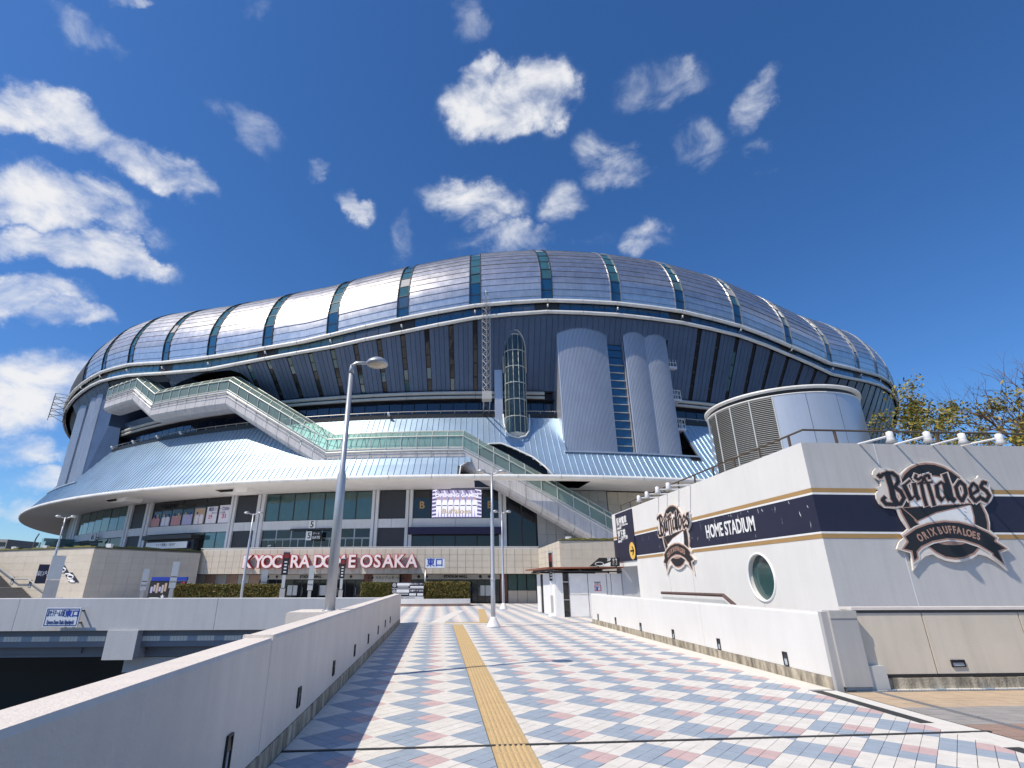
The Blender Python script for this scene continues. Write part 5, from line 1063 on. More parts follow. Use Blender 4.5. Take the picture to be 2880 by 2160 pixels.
def emblem(label, fr, sc_):
    E_ = thing('club_emblem', label, 'emblem', fr(0, -1.2 * sc_, .05)); S_ = lambda pts: [(u * sc_, v * sc_) for u, v in pts]
    L_ = lambda nm: S_([local(q) for q in EM[nm]]); ell = lambda cx, cy, rx, ry, n_=40: S_([local((cx + rx * math.cos(2 * math.pi * k / n_), cy + ry * math.sin(2 * math.pi * k / n_))) for k in range(n_)])
    def plate(poly, d0, d1, nm, mt): return build(MB().prism(poly, fr, d0, d1), nm, mt, E_)
    plate(L_('plate'), .02, .09, 'back_plate', 'cream'); plate(L_('ring'), .09, .094, 'gold_ring', 'gold_logo'); plate(grow(L_('ring'), -.045 * sc_), .094, .098, 'inner_disc', 'black')
    plate(grow(L_('ball'), .035 * sc_), .098, .101, 'gold_ring', 'gold_logo'); plate(L_('ball'), .101, .104, 'ball', 'white_print'); plate(grow(L_('wedge'), .03 * sc_), .104, .107, 'wedge_border', 'gold_logo'); plate(L_('wedge'), .107, .110, 'wedge', 'black')
    st = MB()
    for k in range(5):
        y = 690 + 45 * k; a, b = local((1262, y)), local((1290, y + 14)); st.bar(fr(a[0] * sc_, a[1] * sc_, .1055), fr(b[0] * sc_, b[1] * sc_, .1055), .014 * sc_, .002)
    build(st, 'stitching', 'black', E_)
    plate(ell(1110, 1110, 220, 60, 24), .0985, .1005, 'gold_ring', 'gold_logo'); plate(grow(L_('ribbon'), .07 * sc_), .110, .114, 'ribbon_border', 'cream'); plate(grow(L_('ribbon'), .04 * sc_), .114, .117, 'ribbon_border', 'gold_logo'); plate(L_('ribbon'), .117, .120, 'ribbon', 'black')
    for ex, d0, mt, nm in ((52, .110, 'cream', 'letter_border'), (24, .114, 'gold_logo', 'letter_outline'), (0, .118, 'black', 'letter_stroke')):
        mb = MB(); k_ = 0
        for pts, w_ in STK:
            hw = (w_ + ex) / 2
            for a, b in zip(pts, pts[1:]):
                va, vb = Vector(a), Vector(b); dv = (vb - va).normalized(); nv = Vector((-dv.y, dv.x)) * hw; ee = dv * hw * .45
                q = S_([local(tuple(x)) for x in (va - ee + nv, vb + ee + nv, vb + ee - nv, va - ee - nv)]); k_ += 1; d1 = d0 + .0015 + .00002 * k_
                mb.add([fr(u, v, d1) for u, v in q], ((0, 1, 2, 3),))
        build(mb, nm, mt, E_)
    arc = [(690, 1078), (755, 1048), (808, 1022), (862, 1003), (945, 985), (1015, 978), (1075, 975), (1132, 978), (1190, 988), (1262, 1008), (1320, 1020), (1382, 1042), (1440, 1062), (1498, 1084)]
    for k, ch in enumerate('ORIX' + 'BUFFALOES'):
        q = arc[k] if k < 4 else arc[k]; p = local(q); nx_ = local(arc[min(k + 1, 13)]); pv = local(arc[max(k - 1, 0)]); an_ = math.atan2(nx_[1] - pv[1], nx_[0] - pv[0]); o_ = fr(p[0] * sc_, p[1] * sc_, .123); r_ = fr(p[0] * sc_ + math.cos(an_), p[1] * sc_ + math.sin(an_), .123) - o_; u_ = fr(p[0] * sc_ - math.sin(an_), p[1] * sc_ + math.cos(an_), .123) - o_
        text('ribbon_letter', ch, frame(o_, r_, u_), 118 * kE_ * sc_, 'gold_logo', E_, .002, .008 * sc_, .72)
    return E_
emblem('large club emblem with blackletter name and ribbon on the grey gable wall', lambda u, v, d: Vector((ecx[0] + u, YW - .01 - d * .6, ecx[1] + v)), 1.0)
z18 = zm(1800, 1380, 240, 1531); e0 = onx(z18(655, 800), XW); top_, bot_ = onx(z18(620, 250), XW).z, onx(z18(700, 1440), XW).z; k2 = (top_ - bot_) / (em2((830, 86))[1] - em2((1160, 1392))[1])
emblem('smaller club emblem with blackletter name beside the home stadium lettering', lambda u, v, d: Vector((XW - .01 - d * .6, e0.y - u, (top_ + bot_) / 2 + v)), k2)
# handrail on top and eight arm spotlights
hr = thing('roof_railing', 'brown steel railing along the top edge of the white block', 'railing', (XW, YW, ZWT))
mb = MB().tube([(XW + .35, YE - .4, ZWT + .42), (XW + .35, YW + .3, ZWT + .42), (XW + 16, YW + .3, ZWT + .42)], .028, 6)
build(mb, 'top_rail', 'bark', hr)
for i in range(11): y = YW + .9 + i * 1.38; build(MB().bar((XW + .35, y, ZWT - .05), (XW + .35, y, ZWT + .4), .05), 'post', 'bark', hr)
for i in range(10): x = XW + 1.2 + i * 1.4; build(MB().bar((x, YW + .3, ZWT - .05), (x, YW + .3, ZWT + .4), .05), 'post', 'bark', hr)
def arm_light(root, head, label):
    s = thing('arm_spotlight', label, 'spotlight', root, 'spotlights on arms along the wall top'); d = (head - root)
    build(MB().tube([root - Vector((d.x, d.y, 0)) * .25 - Z3 * .02, head], .028, 6), 'arm', 'lamp_white', s); build(MB().tube([head + Z3 * .11, head + Z3 * .09, head - Z3 * .05, head - Z3 * .06, head - Z3 * .15], [.03, .07, .08, .075, .125], 12), 'lamp_head', 'lamp_white', s, True); build(MB().lathe([(.1, 0), (.0, .02)], 12, head - Z3 * .152, False), 'lens', 'lens', s)
for (q, h), od in zip((((930, 255), (715, 265)), ((1020, 212), (805, 222)), ((1140, 165), (903, 178)), ((1260, 120), (1013, 138))), ('first', 'second', 'third', 'fourth')): r_ = onx(zd(*q), XW); r_.z = ZWT + .02; arm_light(r_, Vector((XW - .85, r_.y - .02, onx(zd(*h), XW - .85).z)), 'white spotlight on a straight arm, ' + od + ' one from the railway direction board')
for (q, h), od in zip((((700, 800), (985, 735)), ((1035, 805), (1325, 735)), ((1370, 815), (1645, 750)), ((1645, 820), (1985, 755))), ('first', 'second', 'third', 'fourth')): r_ = ony(zg(*q), YW); r_.z = ZWT + .02; hd_ = ony(zg(*h), YW - .95); arm_light(r_, hd_, 'white spotlight on a slanted arm above the grey gable, ' + od + ' one from its corner')
# stair guard between the parapet and the block
sgd = thing('stair_guard', 'white stair guard with brown handrail sunk between parapet and emblem building', 'railing', (7.6, 18, 0))
q0, q1, q2 = [onx(zd(*q), 7.6) for q in ((965, 1243), (1600, 1268), (1725, 1376))]
build(MB().tube([q0, q1, q2], .05, 6), 'handrail', 'bark_red', sgd); build(MB().add([q0 - Z3 * .12, q1 - Z3 * .12, q2 - Z3 * .12, q2 - Z3 * 1.2, q1 - Z3 * 1.2, q0 - Z3 * 1.2], ((0, 1, 4, 5), (1, 2, 3, 4))), 'guard_panel', 'sign_grey', sgd)
build(MB().box(7.5, 7.7, q1.y + .1, 22.5, -.1, .95), 'upstand', 'white_wall', sgd)
# round louvred tower behind the block
RC, RR_, RZ = Vector((20.25, 28.5)), 4.0, 11.38
rt = thing('round_tower', 'round ventilation tower with grey louvres and smooth metal panels', 'tower', (RC.x, RC.y, 0))
def rc(f, r, z): return Vector((RC.x + r * math.sin(rad(f)), RC.y - r * math.cos(rad(f)), z))
zt = zm(1980, 1060, 500)
def rang(q):
    d = ray(q); c_ = RC; a = d.x**2 + d.y**2; b = -(d.x * c_.x + d.y * c_.y); cc_ = c_.x**2 + c_.y**2 - RR_**2; p = EYE + d * ((-b - math.sqrt(max(b * b - a * cc_, 0))) / a); return math.degrees(math.atan2(p.x - RC.x, -(p.y - RC.y)))
f0, f1, f2, f3, f4 = [rang(zt(*q)) for q in ((60, 540), (150, 500), (320, 400), (560, 330), (845, 260))]; g1, g2 = rang(zt(1270, 260)), rang(zt(1650, 260))
build(MB().lathe([(RR_ - .18, 0), (RR_ - .18, RZ - .1)], 48, (RC.x, RC.y, 0)), 'tower_core', 'drum_dark', rt, True)
for a, b in ((f0 - 25, f0), (f4 + .3, g1), (g1 + .3, g2), (g2 + .3, g2 + 33), (g2 + 33.3, g2 + 120)):
    build(MB().grid(lambda f, z: rc(f, RR_, z), arange(a, b, 8), [0, RZ - .42]), 'metal_panel', 'drum_panel', rt, True)
for a, b in ((f0, f1), (f1, f2), (f2, f3), (f3, f4)):
    mb = MB(); z = 3.5
    while z < RZ - .5:
        mb.grid(lambda f, k: rc(f, RR_ - .11 + .11 * k, z + .085 - .06 * k), arange(a + .3, b - .3, 6), [0, 1]); mb.grid(lambda f, k: rc(f, RR_, z + .025 - .03 * k), arange(a + .3, b - .3, 6), [0, 1]); z += .105
    build(mb, 'louvre_bank', 'louvre', rt); build(MB().tube([rc(b, RR_ + .01, 3), rc(b, RR_ + .01, RZ - .45)], .035, 6), 'louvre_mullion', 'sign_grey', rt)
build(MB().lathe([(RR_ + .02, RZ - .42), (RR_ + .03, RZ - .36), (RR_ - .1, RZ - .34), (RR_ - .1, RZ - .14), (RR_ + .12, RZ - .12), (RR_ + .12, RZ), (.1, RZ + .15)], 64, (RC.x, RC.y, 0)), 'rim', ['white_pipe'], rt, True)
build(MB().lathe([(RR_ - .09, RZ - .345), (RR_ - .085, RZ - .135)], 64, (RC.x, RC.y, 0), False), 'rim_gap', 'black', rt, True)
# ------------------------------------------------------------------ white hut with brown canopy
hx0, hx1, hy0, hy1, hz = 5.66, XW - .02, 26.6, 31.6, 1.98
HT = thing('lift_hut', 'small white panelled hut with glazed door and brown canopy roof', 'hut', (7.2, 26.6, 0))
build(MB().box(hx0 + .06, hx1, hy0 + .06, hy1, 0, hz - .02), 'core', 'sign_grey', HT)
z_t4 = zm(1480, 1480, 320, 1896)
fx = lambda px, y=1000: ony(z_t4(px, y), hy0).x
xs_ = [fx(570), fx(715, 1000), fx(1030), fx(1345), fx(1420), fx(1600)]
build(MB().box(hx0, xs_[0] + .12, hy0 - .02, hy0 + .06, 0, hz), 'corner_panel', 'hut_white', HT)
dr = build(MB().box(xs_[0] + .13, xs_[1] - .02, hy0 + .02, hy0 + .08, .03, hz - .02), 'glazed_door', 'glass_dark', HT); build(MB().box(xs_[0] + .13, xs_[1] - .02, hy0 - .0, hy0 + .02, 1.55, 1.6).box(xs_[0] + .13, xs_[1] - .02, hy0, hy0 + .02, .75, .79), 'door_rail', 'frame_steel', dr)
for a, b in zip(xs_[1:4], xs_[2:5]):
    for za, zb in ((.02, .98), (1.0, hz - .02)): build(MB().box(a + .02, b - .02, hy0 - .012, hy0 + .05, za, zb), 'wall_panel', 'hut_white', HT)
for a, b in ((xs_[4], xs_[5] - .02), (xs_[5], hx1)): build(MB().box(a + .01, b, hy0 - .008, hy0 + .05, .02, hz - .02), 'wall_panel', 'hut_white', HT)
ys_ = [hy0 + .08, 27.5, 28.6, 29.7, 30.5, 31.55]
for i, (a, b) in enumerate(zip(ys_, ys_[1:])):
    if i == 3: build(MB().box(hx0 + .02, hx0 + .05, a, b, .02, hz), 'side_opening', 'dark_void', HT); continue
    build(MB().box(hx0 - .02, hx0 + .05, a + .012, b - .012, .02, hz), 'side_panel', 'hut_white', HT)
for px, s_ in ((900, .5), (1190, .35)):
    x_ = fx(px); 
    if px > 1000:
        fr_ = MB()
        for q in ((-.16, .16, 1.42, 1.45), (-.16, .16, 1.16, 1.19), (-.16, -.13, 1.19, 1.42), (.13, .16, 1.19, 1.42)): fr_.box(x_ + q[0], x_ + q[1], hy0 - .022, hy0 - .013, q[2], q[3])
        build(fr_, 'no_smoking_frame', 'poster_red', HT); build(MB().box(x_ - .08, x_ + .0, hy0 - .022, hy0 - .013, 1.2, 1.32).box(x_ - .12, x_ + .08, hy0 - .022, hy0 - .013, 1.33, 1.36), 'pictogram', 'blue_print', HT); text('lettering', '喫煙所', frame((x_, hy0 - .016, 1.53), X3, Z3), .11, 'black', HT, .002)
    else: build(MB().prism([(x_ - .42, 1.85), (x_ + .25, 1.85), (x_ + .25, 1.02), (x_ + .1, 1.02)], lambda u, v, d: (u, hy0 - d, v), .012, .02), 'notice_sheet', 'white_print', HT)
build(MB().hexa([(hx0 - .5, hy0 - .4, 2.17), (hx1 - .02, hy0 - .4, 2.2), (hx1 - .02, hy1 + .3, 2.2), (hx0 - .6, hy1 + .3, 2.17)], [(hx0 - .5, hy0 - .4, 2.24), (hx1 - .02, hy0 - .4, 2.27), (hx1 - .02, hy1 + .3, 2.27), (hx0 - .6, hy1 + .3, 2.24)]), 'canopy_roof', 'roof_brown', HT)
mb = MB()
for x in (hx0 - .2, 6.8, 7.9): mb.box(x, x + .06, hy0 - .3, hy1 + .2, 2.08, 2.168)
for y in (hy0 - .2, 28.5, 31): mb.box(hx0 - .4, hx1 - .04, y, y + .05, 2.02, 2.078)
build(mb, 'canopy_beams', 'frame_dark', HT)
for x in (hx0 + .1, 7.0, 8.4): build(MB().bar((x, hy0 + .2, hz - .05), (x, hy0 + .2, 2.1), .06), 'canopy_post', 'frame_dark', HT)
gb = thing('guide_board', 'black slanted guide board with dome drawing above the brown canopy', 'sign', (7.9, 26.3, 2.3))
G = lambda x, y, d=0: ony(z_t4(x, y), 26.15 - d)
build(MB().add([G(1050, 668), G(1560, 668), G(1560, 525), G(1215, 525)] + [G(1050, 668, -.06), G(1560, 668, -.06), G(1560, 525, -.06), G(1215, 525, -.06)], ((0, 1, 2, 3), (4, 5, 6, 7), (0, 1, 5, 4), (1, 2, 6, 5), (2, 3, 7, 6), (3, 0, 4, 7))), 'board', 'black', gb)
build(MB().add([G(1200, 667, .006), G(1405, 667, .006), G(1405, 595, .006)], ((0, 1, 2),)), 'white_wedge', 'white_print', gb); build(MB().tube([G(1218 + 70 * math.cos(k * .4), 628 + 30 * math.sin(k * .4), .012) for k in range(17)], .012, 4), 'dome_drawing', 'white_print', gb)
p = G(1378, 558, .01); text('lettering', '3F', frame(p, X3, Z3), .2, 'white_print', gb, .003, .006); text('lettering', '↓↑', frame(G(1476, 560, .01), X3, Z3), .16, 'white_print', gb, .003, .006)
mb = MB()
for a, b in (((1448, 585), (1508, 585)), ((1508, 585), (1508, 645)), ((1508, 645), (1448, 645)), ((1448, 645), (1448, 585)), ((1470, 600), (1490, 635))): mb.bar(G(*a, .012), G(*b, .012), .016, .004)
build(mb, 'lift_pictogram', 'white_print', gb)
for x in (1200, 1500): a = G(x, 660, -.03); build(MB().bar(a, (a.x, a.y, 2.2), .05), 'bracket', 'frame_dark', gb)
# ------------------------------------------------------------------ lamp posts
def lamp_head(mb, c, s=1.0): mb.lathe([(.02, .12 * s), (.13 * s, .10 * s), (.2 * s, .05 * s), (.235 * s, 0), (.225 * s, -.035 * s), (.2 * s, -.05 * s)], 20, c, True)
def twin_lamp(name, label, loc, H=5.85, rz=0):
    t = thing(name, label, 'street lamp', loc, 'twin-headed lamp posts around the plaza', rz)
    build(MB().lathe([(.27, 0), (.25, .05), (.12, .30), (.09, .36)], 20), 'base_shroud', 'lamp_white', t, True, False)
    build(MB().tube([(0, 0, 0), (0, 0, 1.65), (0, 0, 1.67), (0, 0, 4.15), (0, 0, 4.25), (0, 0, H - .05)], [.085, .085, .075, .072, .05, .045], 14), 'pole', 'lamp_paint', t, True, False)
    build(MB().lathe([(.08, 1.6), (.092, 1.62), (.092, 1.7), (.08, 1.72)], 14), 'collar', 'lamp_paint', t, True, False)
    for s in (-1, 1):
        build(MB().tube([(0, 0, H - .12), (s * .22, 0, H - .06), (s * .36, 0, H - .02)], [.035, .03, .03], 8), 'arm', 'lamp_paint', t, True, False)
        mb = MB(); lamp_head(mb, (s * .44, 0, H), .8); h = build(mb, 'lamp_head', 'lamp_paint', t, True, False); build(MB().lathe([(.15, -.042), (.1, -.06), (.0, -.065)], 18, (s * .44, 0, H), False), 'lens', 'lens', h, True, False)
    return t
tl = twin_lamp('twin_lamp_post', 'twin-headed grey lamp post with white base in the middle of the tiled walkway', (2.08, 21.2, 0))
def lamp_copy(loc, label, rz=0): c = copy_tree(tl); c.location = loc; c.rotation_euler.z = rz; c['label'] = label; return c
p = onz(zc(1350, 1415)); lamp_copy(p, 'twin-headed grey lamp post standing close to the mall doors', .1)
p = onz(vw(548, 1108), 5.85); p.z = 0; lamp_copy(p, 'twin-headed grey lamp post behind the hedge before the red letters')
p = onz(zm(0, 1380, 320)(1265, 560), 5.85); p *= .93; p.z = -.1; lamp_copy(p, 'twin-headed grey lamp post in front of the panelled wing corner', .2)
t = thing('lamp_post', 'tall single-headed lamp post with stepped pole on the white block', 'street lamp', (-1.95, 10.3, 1.1)); b0 = t.location
tp = 5.92
build(MB().tube([b0, b0 + Z3 * 2.45, b0 + Z3 * 2.53, b0 + Z3 * 4.62], [.098, .084, .056, .048], 16), 'pole', 'lamp_paint', t, True)
build(MB().tube([b0 + Z3 * 4.62, b0 + Z3 * 4.74, b0 + Z3 * 4.78, b0 + Vector((.09, 0, 4.86)), b0 + Vector((.34, .0, 4.86))], [.06, .045, .042, .038, .036], 10), 'arm', 'lamp_paint', t, True)
build(MB().lathe([(.13, 0), (.13, .02), (.115, .025)], 16, b0), 'base_plate', 'lamp_paint', t, True)
hd = build((lambda m_: (lamp_head(m_, b0 + Vector((.53, 0, 4.86)), 1.0), m_)[1])(MB()), 'lamp_head', 'lamp_paint', t, True); build(MB().lathe([(.185, -.052), (.17, -.062), (0, -.075)], 20, b0 + Vector((.53, 0, 4.86)), False), 'lens', 'lens', hd, True)
# ------------------------------------------------------------------ sign pylons
def pylon(label, top, Y_, w_, kind):
    p = ony(top, Y_); ht = p.z; d = Vector((p.x, p.y, 0)).normalized(); r = Vector((d.y, -d.x, 0)); s = thing('sign_pylon', label, 'sign', (p.x, p.y, 0), 'slender sign pylons around the plaza')
    def bx(a0, a1, z0, z1, d0, d1, nm, mt):
        f = lambda u, v, z: Vector((p.x, p.y, 0)) + r * u + d * v + Z3 * z
        return build(MB().hexa([f(a0, d0, z0), f(a1, d0, z0), f(a1, d1, z0), f(a0, d1, z0)], [f(a0, d0, z1), f(a1, d0, z1), f(a1, d1, z1), f(a0, d1, z1)]), nm, mt, s)
    h = w_ / 2
    if kind == 'slab':
        bx(-h, h, 0, ht * .56, -.12, .12, 'lower_slab', 'sign_stone'); bx(-h, h, ht * .57, ht, -.13, .13, 'upper_slab', 'sign_grey'); bx(-h - .5, -h - .02, ht * .5, ht * .84, -.06, .06, 'side_board', 'navy'); text('lettering', '案内', frame(Vector((p.x, p.y, ht * .67)) - r * (h + .26) - d * .07, r, Z3), .3, 'white_print', s, .003)
    elif kind == 'post':
        bx(-h * .6, h * .6, 0, ht * .42, -.06, .06, 'post', 'sign_stone'); bx(-h, h, ht * .43, ht * .66, -.07, .07, 'notice_box', 'sign_grey'); bx(-h, h, ht * .68, ht, -.07, .07, 'lamp_box', 'sign_grey'); bx(-h * .8, h * .8, ht * .66, ht * .68, -.05, .05, 'joint', 'black')
        text('lettering', '案内図', frame(Vector((p.x, p.y, ht * .56)) - d * .076, r, Z3), w_ * .28, 'black', s, .002)
    else:
        bx(-h * .8, h * .8, 0, ht * .38, -.07, .07, 'post', 'sign_stone'); bx(-h * .5, h * .5, ht * .39, ht * .6, -.08, .08, 'notice_box', 'sign_grey'); bx(-h, h, ht * .6, ht * .98, -.08, .08, 'banner_box', 'black'); bx(-h, h, ht * .98, ht, -.09, .09, 'cap', 'sign_grey')
        bx(-h * .7, h * .7, ht * .88, ht * .96, -.084, -.079, 'red_mark', 'mark_red')
        for k in range(4): bx(-h * .4, h * .4, ht * (.64 + .055 * k), ht * (.665 + .055 * k), -.084, -.079, 'print_line', 'white_print')
    return s
pylon('wide grey slab sign pylon with dark side board before the panelled wing', zs(665, 250), 33, .62, 'slab'); pylon('slim grey sign pylon left of the blue-topped poster stand', zs(1635, 395), 38.5, .36, 'post'); pylon('slim grey sign pylon right of the blue-topped poster stand', zs(1965, 315), 36.5, .38, 'post')
pylon('low grey sign pylon behind the hedge under the first red letters', ze(908, 1010), 38.9, .4, 'post'); pylon('tall grey pylon with dark red-marked box over the letter C', ze(1135, 812), 32, .36, 'banner'); pylon('grey sign pylon between the letters A and D', ze(1395, 962), 35, .32, 'post'); pylon('grey pylon with dark box in front of the letter M', ze(1718, 882), 34, .3, 'banner')
p = onz(z_t4(455, 1505)); s = thing('sign_pylon', 'steel pylon with dark red box and white notice standing before the hut', 'sign', p, 'slender sign pylons around the plaza')
zt_ = ony(z_t4(425, 420), p.y).z
for a, nm, mt in (((-.09, .09, -.06, .06, .0, .95), 'post', 'sign_stone'), ((-.1, .05, -.07, .0, .95, 1.62), 'notice_box', 'white_print'), ((.05, .1, -.06, .06, .95, 1.62), 'side_post', 'frame_steel'), ((-.1, .04, -.07, .06, 1.63, zt_ - .08), 'banner_box', 'black'), ((.045, .1, -.07, .06, 1.63, zt_ - .08), 'side_panel', 'facade_grey'), ((-.12, .12, -.08, .08, zt_ - .08, zt_), 'cap', 'sign_grey'), ((-.09, .03, -.074, -.07, zt_ - .5, zt_ - .15), 'red_mark', 'mark_red')): build(MB().box(p.x + a[0], p.x + a[1], p.y + a[2], p.y + a[3], a[4], a[5]), nm, mt, s)
for k in range(4): build(MB().box(p.x - .075, p.x + .0, p.y - .075, p.y - .071, 1.72 + .14 * k, 1.8 + .14 * k), 'print_line', 'white_print', s)
build(MB().lathe([(.26, 0), (.24, .06), (.12, .16)], 14, p), 'base_shroud', 'lamp_white', s, True)
# exit sign on its post, information board, poster stand
Yx = 40.3; a, b = ony(zc(540, 885), Yx), ony(zc(738, 985), Yx); s = thing('exit_sign', 'white exit sign with blue characters on a steel post before the podium', 'sign', ((a.x + .1), Yx, 0))
build(MB().box(a.x, b.x, Yx - .08, Yx + .08, b.z, a.z), 'sign_box', 'sign_white', s); text('lettering', '東口', frame(((a.x + b.x) / 2, Yx - .085, (a.z + b.z) / 2), X3, Z3), (a.z - b.z) * .92, 'blue_print', s, .004, .012)
bd = MB()
for q in ((a.x - .02, b.x + .02, a.z, a.z + .03), (a.x - .02, b.x + .02, b.z - .03, b.z), (a.x - .02, a.x, b.z, a.z), (b.x, b.x + .02, b.z, a.z)): bd.box(q[0], q[1], Yx - .09, Yx + .09, q[2], q[3])
build(bd, 'sign_frame', 'frame_steel', s); build(MB().tube([(a.x + .04, Yx, 0), (a.x + .04, Yx, b.z)], .06, 10), 'post', 'frame_steel', s, True)
Yi = 39.2; a, b = ony(zc(195, 1135), Yi), ony(zc(520, 1312), Yi); s = thing('information_board', 'navy and white information board between two clipped hedges', 'sign', ((a.x + b.x) / 2, Yi, .3))
W_, H_ = b.x - a.x, a.z - b.z; build(MB().box(a.x, b.x, Yi, Yi + .1, .3, a.z), 'board', 'navy', s)
for u0, u1, v0, v1, mt in ((.16, .55, .04, .2, 'white_print'), (.57, .99, .22, .32, 'white_print'), (.15, .54, .42, .6, 'white_print'), (.55, .76, .64, .78, 'white_print'), (.8, .98, .64, .78, 'white_print'), (0, 1, .83, .995, 'white_print'), (0, 1, .365, .385, 'white_print'), (.18, .52, .24, .3, 'sign_grey'), (.18, .52, .66, .72, 'sign_grey')):
    build(MB().box(a.x + W_ * u0, a.x + W_ * u1, Yi - .012, Yi - .001, a.z - H_ * v1, a.z - H_ * v0), 'print_panel', mt, s)
for v_, tx in ((.17, '9F'), (.55, '3F')): c_ = Vector((a.x + W_ * .075, Yi - .006, a.z - H_ * v_)); build(MB().tube([c_ + Vector((.11 * math.cos(k * .4), 0, .11 * math.sin(k * .4))) for k in range(17)], .013, 4), 'disc', 'white_print', s); text('lettering', tx, frame(c_, X3, Z3), .13, 'white_print', s, .002, .003)
text('lettering', '東側エスカレーター', frame((a.x + W_ * .74, Yi - .006, a.z - H_ * .1), X3, Z3), .12, 'white_print', s, .002, .003); text('lettering', '入場ゲート GATE', frame((a.x + W_ * .77, Yi - .006, a.z - H_ * .5), X3, Z3), .12, 'white_print', s, .002, .003); text('lettering', 'KYOCERA DOME OSAKA', frame((a.x + W_ * .45, Yi - .014, a.z - H_ * .91), X3, Z3), .11, 'black', s, .002)
Yp = 40.0; a = ony(zs(1690, 485), Yp); b = ony(zs(2080, 485), Yp); m_ = ony(zs(1880, 600), Yp).x
s = thing('poster_stand', 'black poster stand with blue header beside the grey pylons', 'poster stand', ((a.x + b.x) / 2, Yp, 0)); build(MB().box(a.x - .05, m_, Yp, Yp + .2, 0, a.z - .25), 'poster_panel', 'black', s); build(MB().box(a.x, b.x, Yp - .02, Yp + .22, a.z - .25, a.z), 'header', 'blue_print', s); build(MB().box(m_ + .02, b.x - .02, Yp + .02, Yp + .18, 1.2, a.z - .27), 'notice_panel', 'navy', s)
for k in range(6): build(MB().box(a.x + .06 + k * (m_ - a.x - .2) / 6, a.x + .02 + (k + 1) * (m_ - a.x - .2) / 6, Yp - .006, Yp, .85 + .1 * (k % 2), 1.25 + .12 * (k % 3)), 'printed_photo', ('poster_lilac', 'sign_stone', 'poster_skin')[k % 3], s)
text('lettering', '★', frame((m_ - .35, Yp - .005, .6), X3, Z3), .35, 'white_print', s, .003); build(MB().box(a.x + .1, m_ - .6, Yp - .006, Yp, .5, .56), 'print_line', 'white_print', s); text('lettering', '➜', frame((b.x - .2, Yp - .005, 1.5), X3, Z3), .3, 'poster_red', s, .003)
# ------------------------------------------------------------------ hedges and planter
def leaf_mesh(pts, size, mats, rng, up=.3):
    V, Fc, MI = [], [], []
    for p in pts:
        a = Vector((rng.gauss(0, 1), rng.gauss(0, 1), rng.gauss(0, 1) + up)).normalized(); b = a.cross(Vector((rng.gauss(0, 1), rng.gauss(0, 1), rng.gauss(0, 1)))).normalized(); c = a.cross(b); s_ = size * rng.uniform(.6, 1.3); k = len(V)
        V += [p - b * s_, p - c * s_ * .45 + b * .1 * s_, p + b * s_, p + c * s_ * .45 + b * .1 * s_]; Fc.append((k, k + 1, k + 2, k + 3)); MI.append(rng.randrange(len(mats)))
    me = bpy.data.meshes.new('foliage'); me.from_pydata([tuple(v) for v in V], [], Fc)
    for m_ in mats: me.materials.append(M[m_])
    me.polygons.foreach_set('material_index', MI); me.update(); return me
def hedge(label, x0, x1, y0, y1, z0, z1, mats, n_):
    rng = random.Random(int(x0 * 100)); s = thing('clipped_hedge', label, 'hedge', ((x0 + x1) / 2, (y0 + y1) / 2, z0), 'clipped box hedges before the mall doors'); pts = []
    for _ in range(n_):
        f = rng.random(); u, v, w_ = rng.random(), rng.random(), rng.random(); e = rng.uniform(-.05, .05)
        if f < .5: p = (x0 + (x1 - x0) * u, y0 + e, z0 + (z1 - z0) * w_)
        elif f < .78: p = (x0 + (x1 - x0) * u, y0 + (y1 - y0) * v, z1 + e)
        else: p = (x0 + e if u < .5 else x1 + e, y0 + (y1 - y0) * v, z0 + (z1 - z0) * w_)
        p = Vector(p); p += Vector((mnoise.noise(p * 1.7), mnoise.noise(p * 1.7 + Vector((9, 0, 0))), mnoise.noise(p * 1.5 + Vector((0, 9, 0))))) * .07; pts.append(p)
    put('foliage', leaf_mesh(pts, .065, mats, rng), None, s); build(MB().box(x0 + .08, x1 - .08, y0 + .08, y1 - .08, z0 - .1, z1 - .08), 'branches', 'hedge2', s)
HM = ['hedge0', 'hedge1', 'hedge2', 'hedge0', 'hedge4', 'hedge1']; HR = HM + ['hedge3', 'hedge3']
Yh = 39.35; a, b = ony(zc(535, 1140), Yh).x, ony(zc(992, 1145), Yh).x; hedge('clipped hedge with reddish top between the information board and the doors', a, b, Yh, Yh + 1.1, .43, 1.52, HR, 9000)
a, b = ony(ze(1905, 1150), Yh).x, ony(zc(188, 1150), Yh).x; hedge('rounded light green hedge left of the information board', a, b, Yh, Yh + 1.1, .4, 1.46, HM, 8000)
Yg = 37.5; a, b = ony(zs(1945, 590), Yg).x, ony(ze(1060, 1170), Yg).x; hedge('long clipped hedge below the first red stadium letters', a, b, Yg, Yg + 1.2, 0, 1.38, HR, 16000)
a, b = ony(ze(1905, 1150), 38.9).x, ony(zc(1005, 1320), 38.9).x; s = thing('planter', 'low white curved planter wall with dark base under the hedges', 'planter', ((a + b) / 2, 39.5, 0))
arc = [(b - (b - a) * k / 14, 39.0 - .55 * math.sin(math.pi * k / 14)) for k in range(15)]
for k in range(14):
    (xa, ya_), (xb, yb_) = arc[k], arc[k + 1]; build(MB().hexa([(xa, ya_, .16), (xb, yb_, .16), (xb, yb_ + .25, .16), (xa, ya_ + .25, .16)], [(xa, ya_, .47), (xb, yb_, .47), (xb, yb_ + .25, .47), (xa, ya_ + .25, .47)]), 'wall_segment', 'white_wall', s); build(MB().hexa([(xa, ya_ + .03, 0), (xb, yb_ + .03, 0), (xb, yb_ + .25, 0), (xa, ya_ + .25, 0)], [(xa, ya_ + .03, .158), (xb, yb_ + .03, .158), (xb, yb_ + .25, .158), (xa, ya_ + .25, .158)]), 'base_segment', 'pave_brown', s)
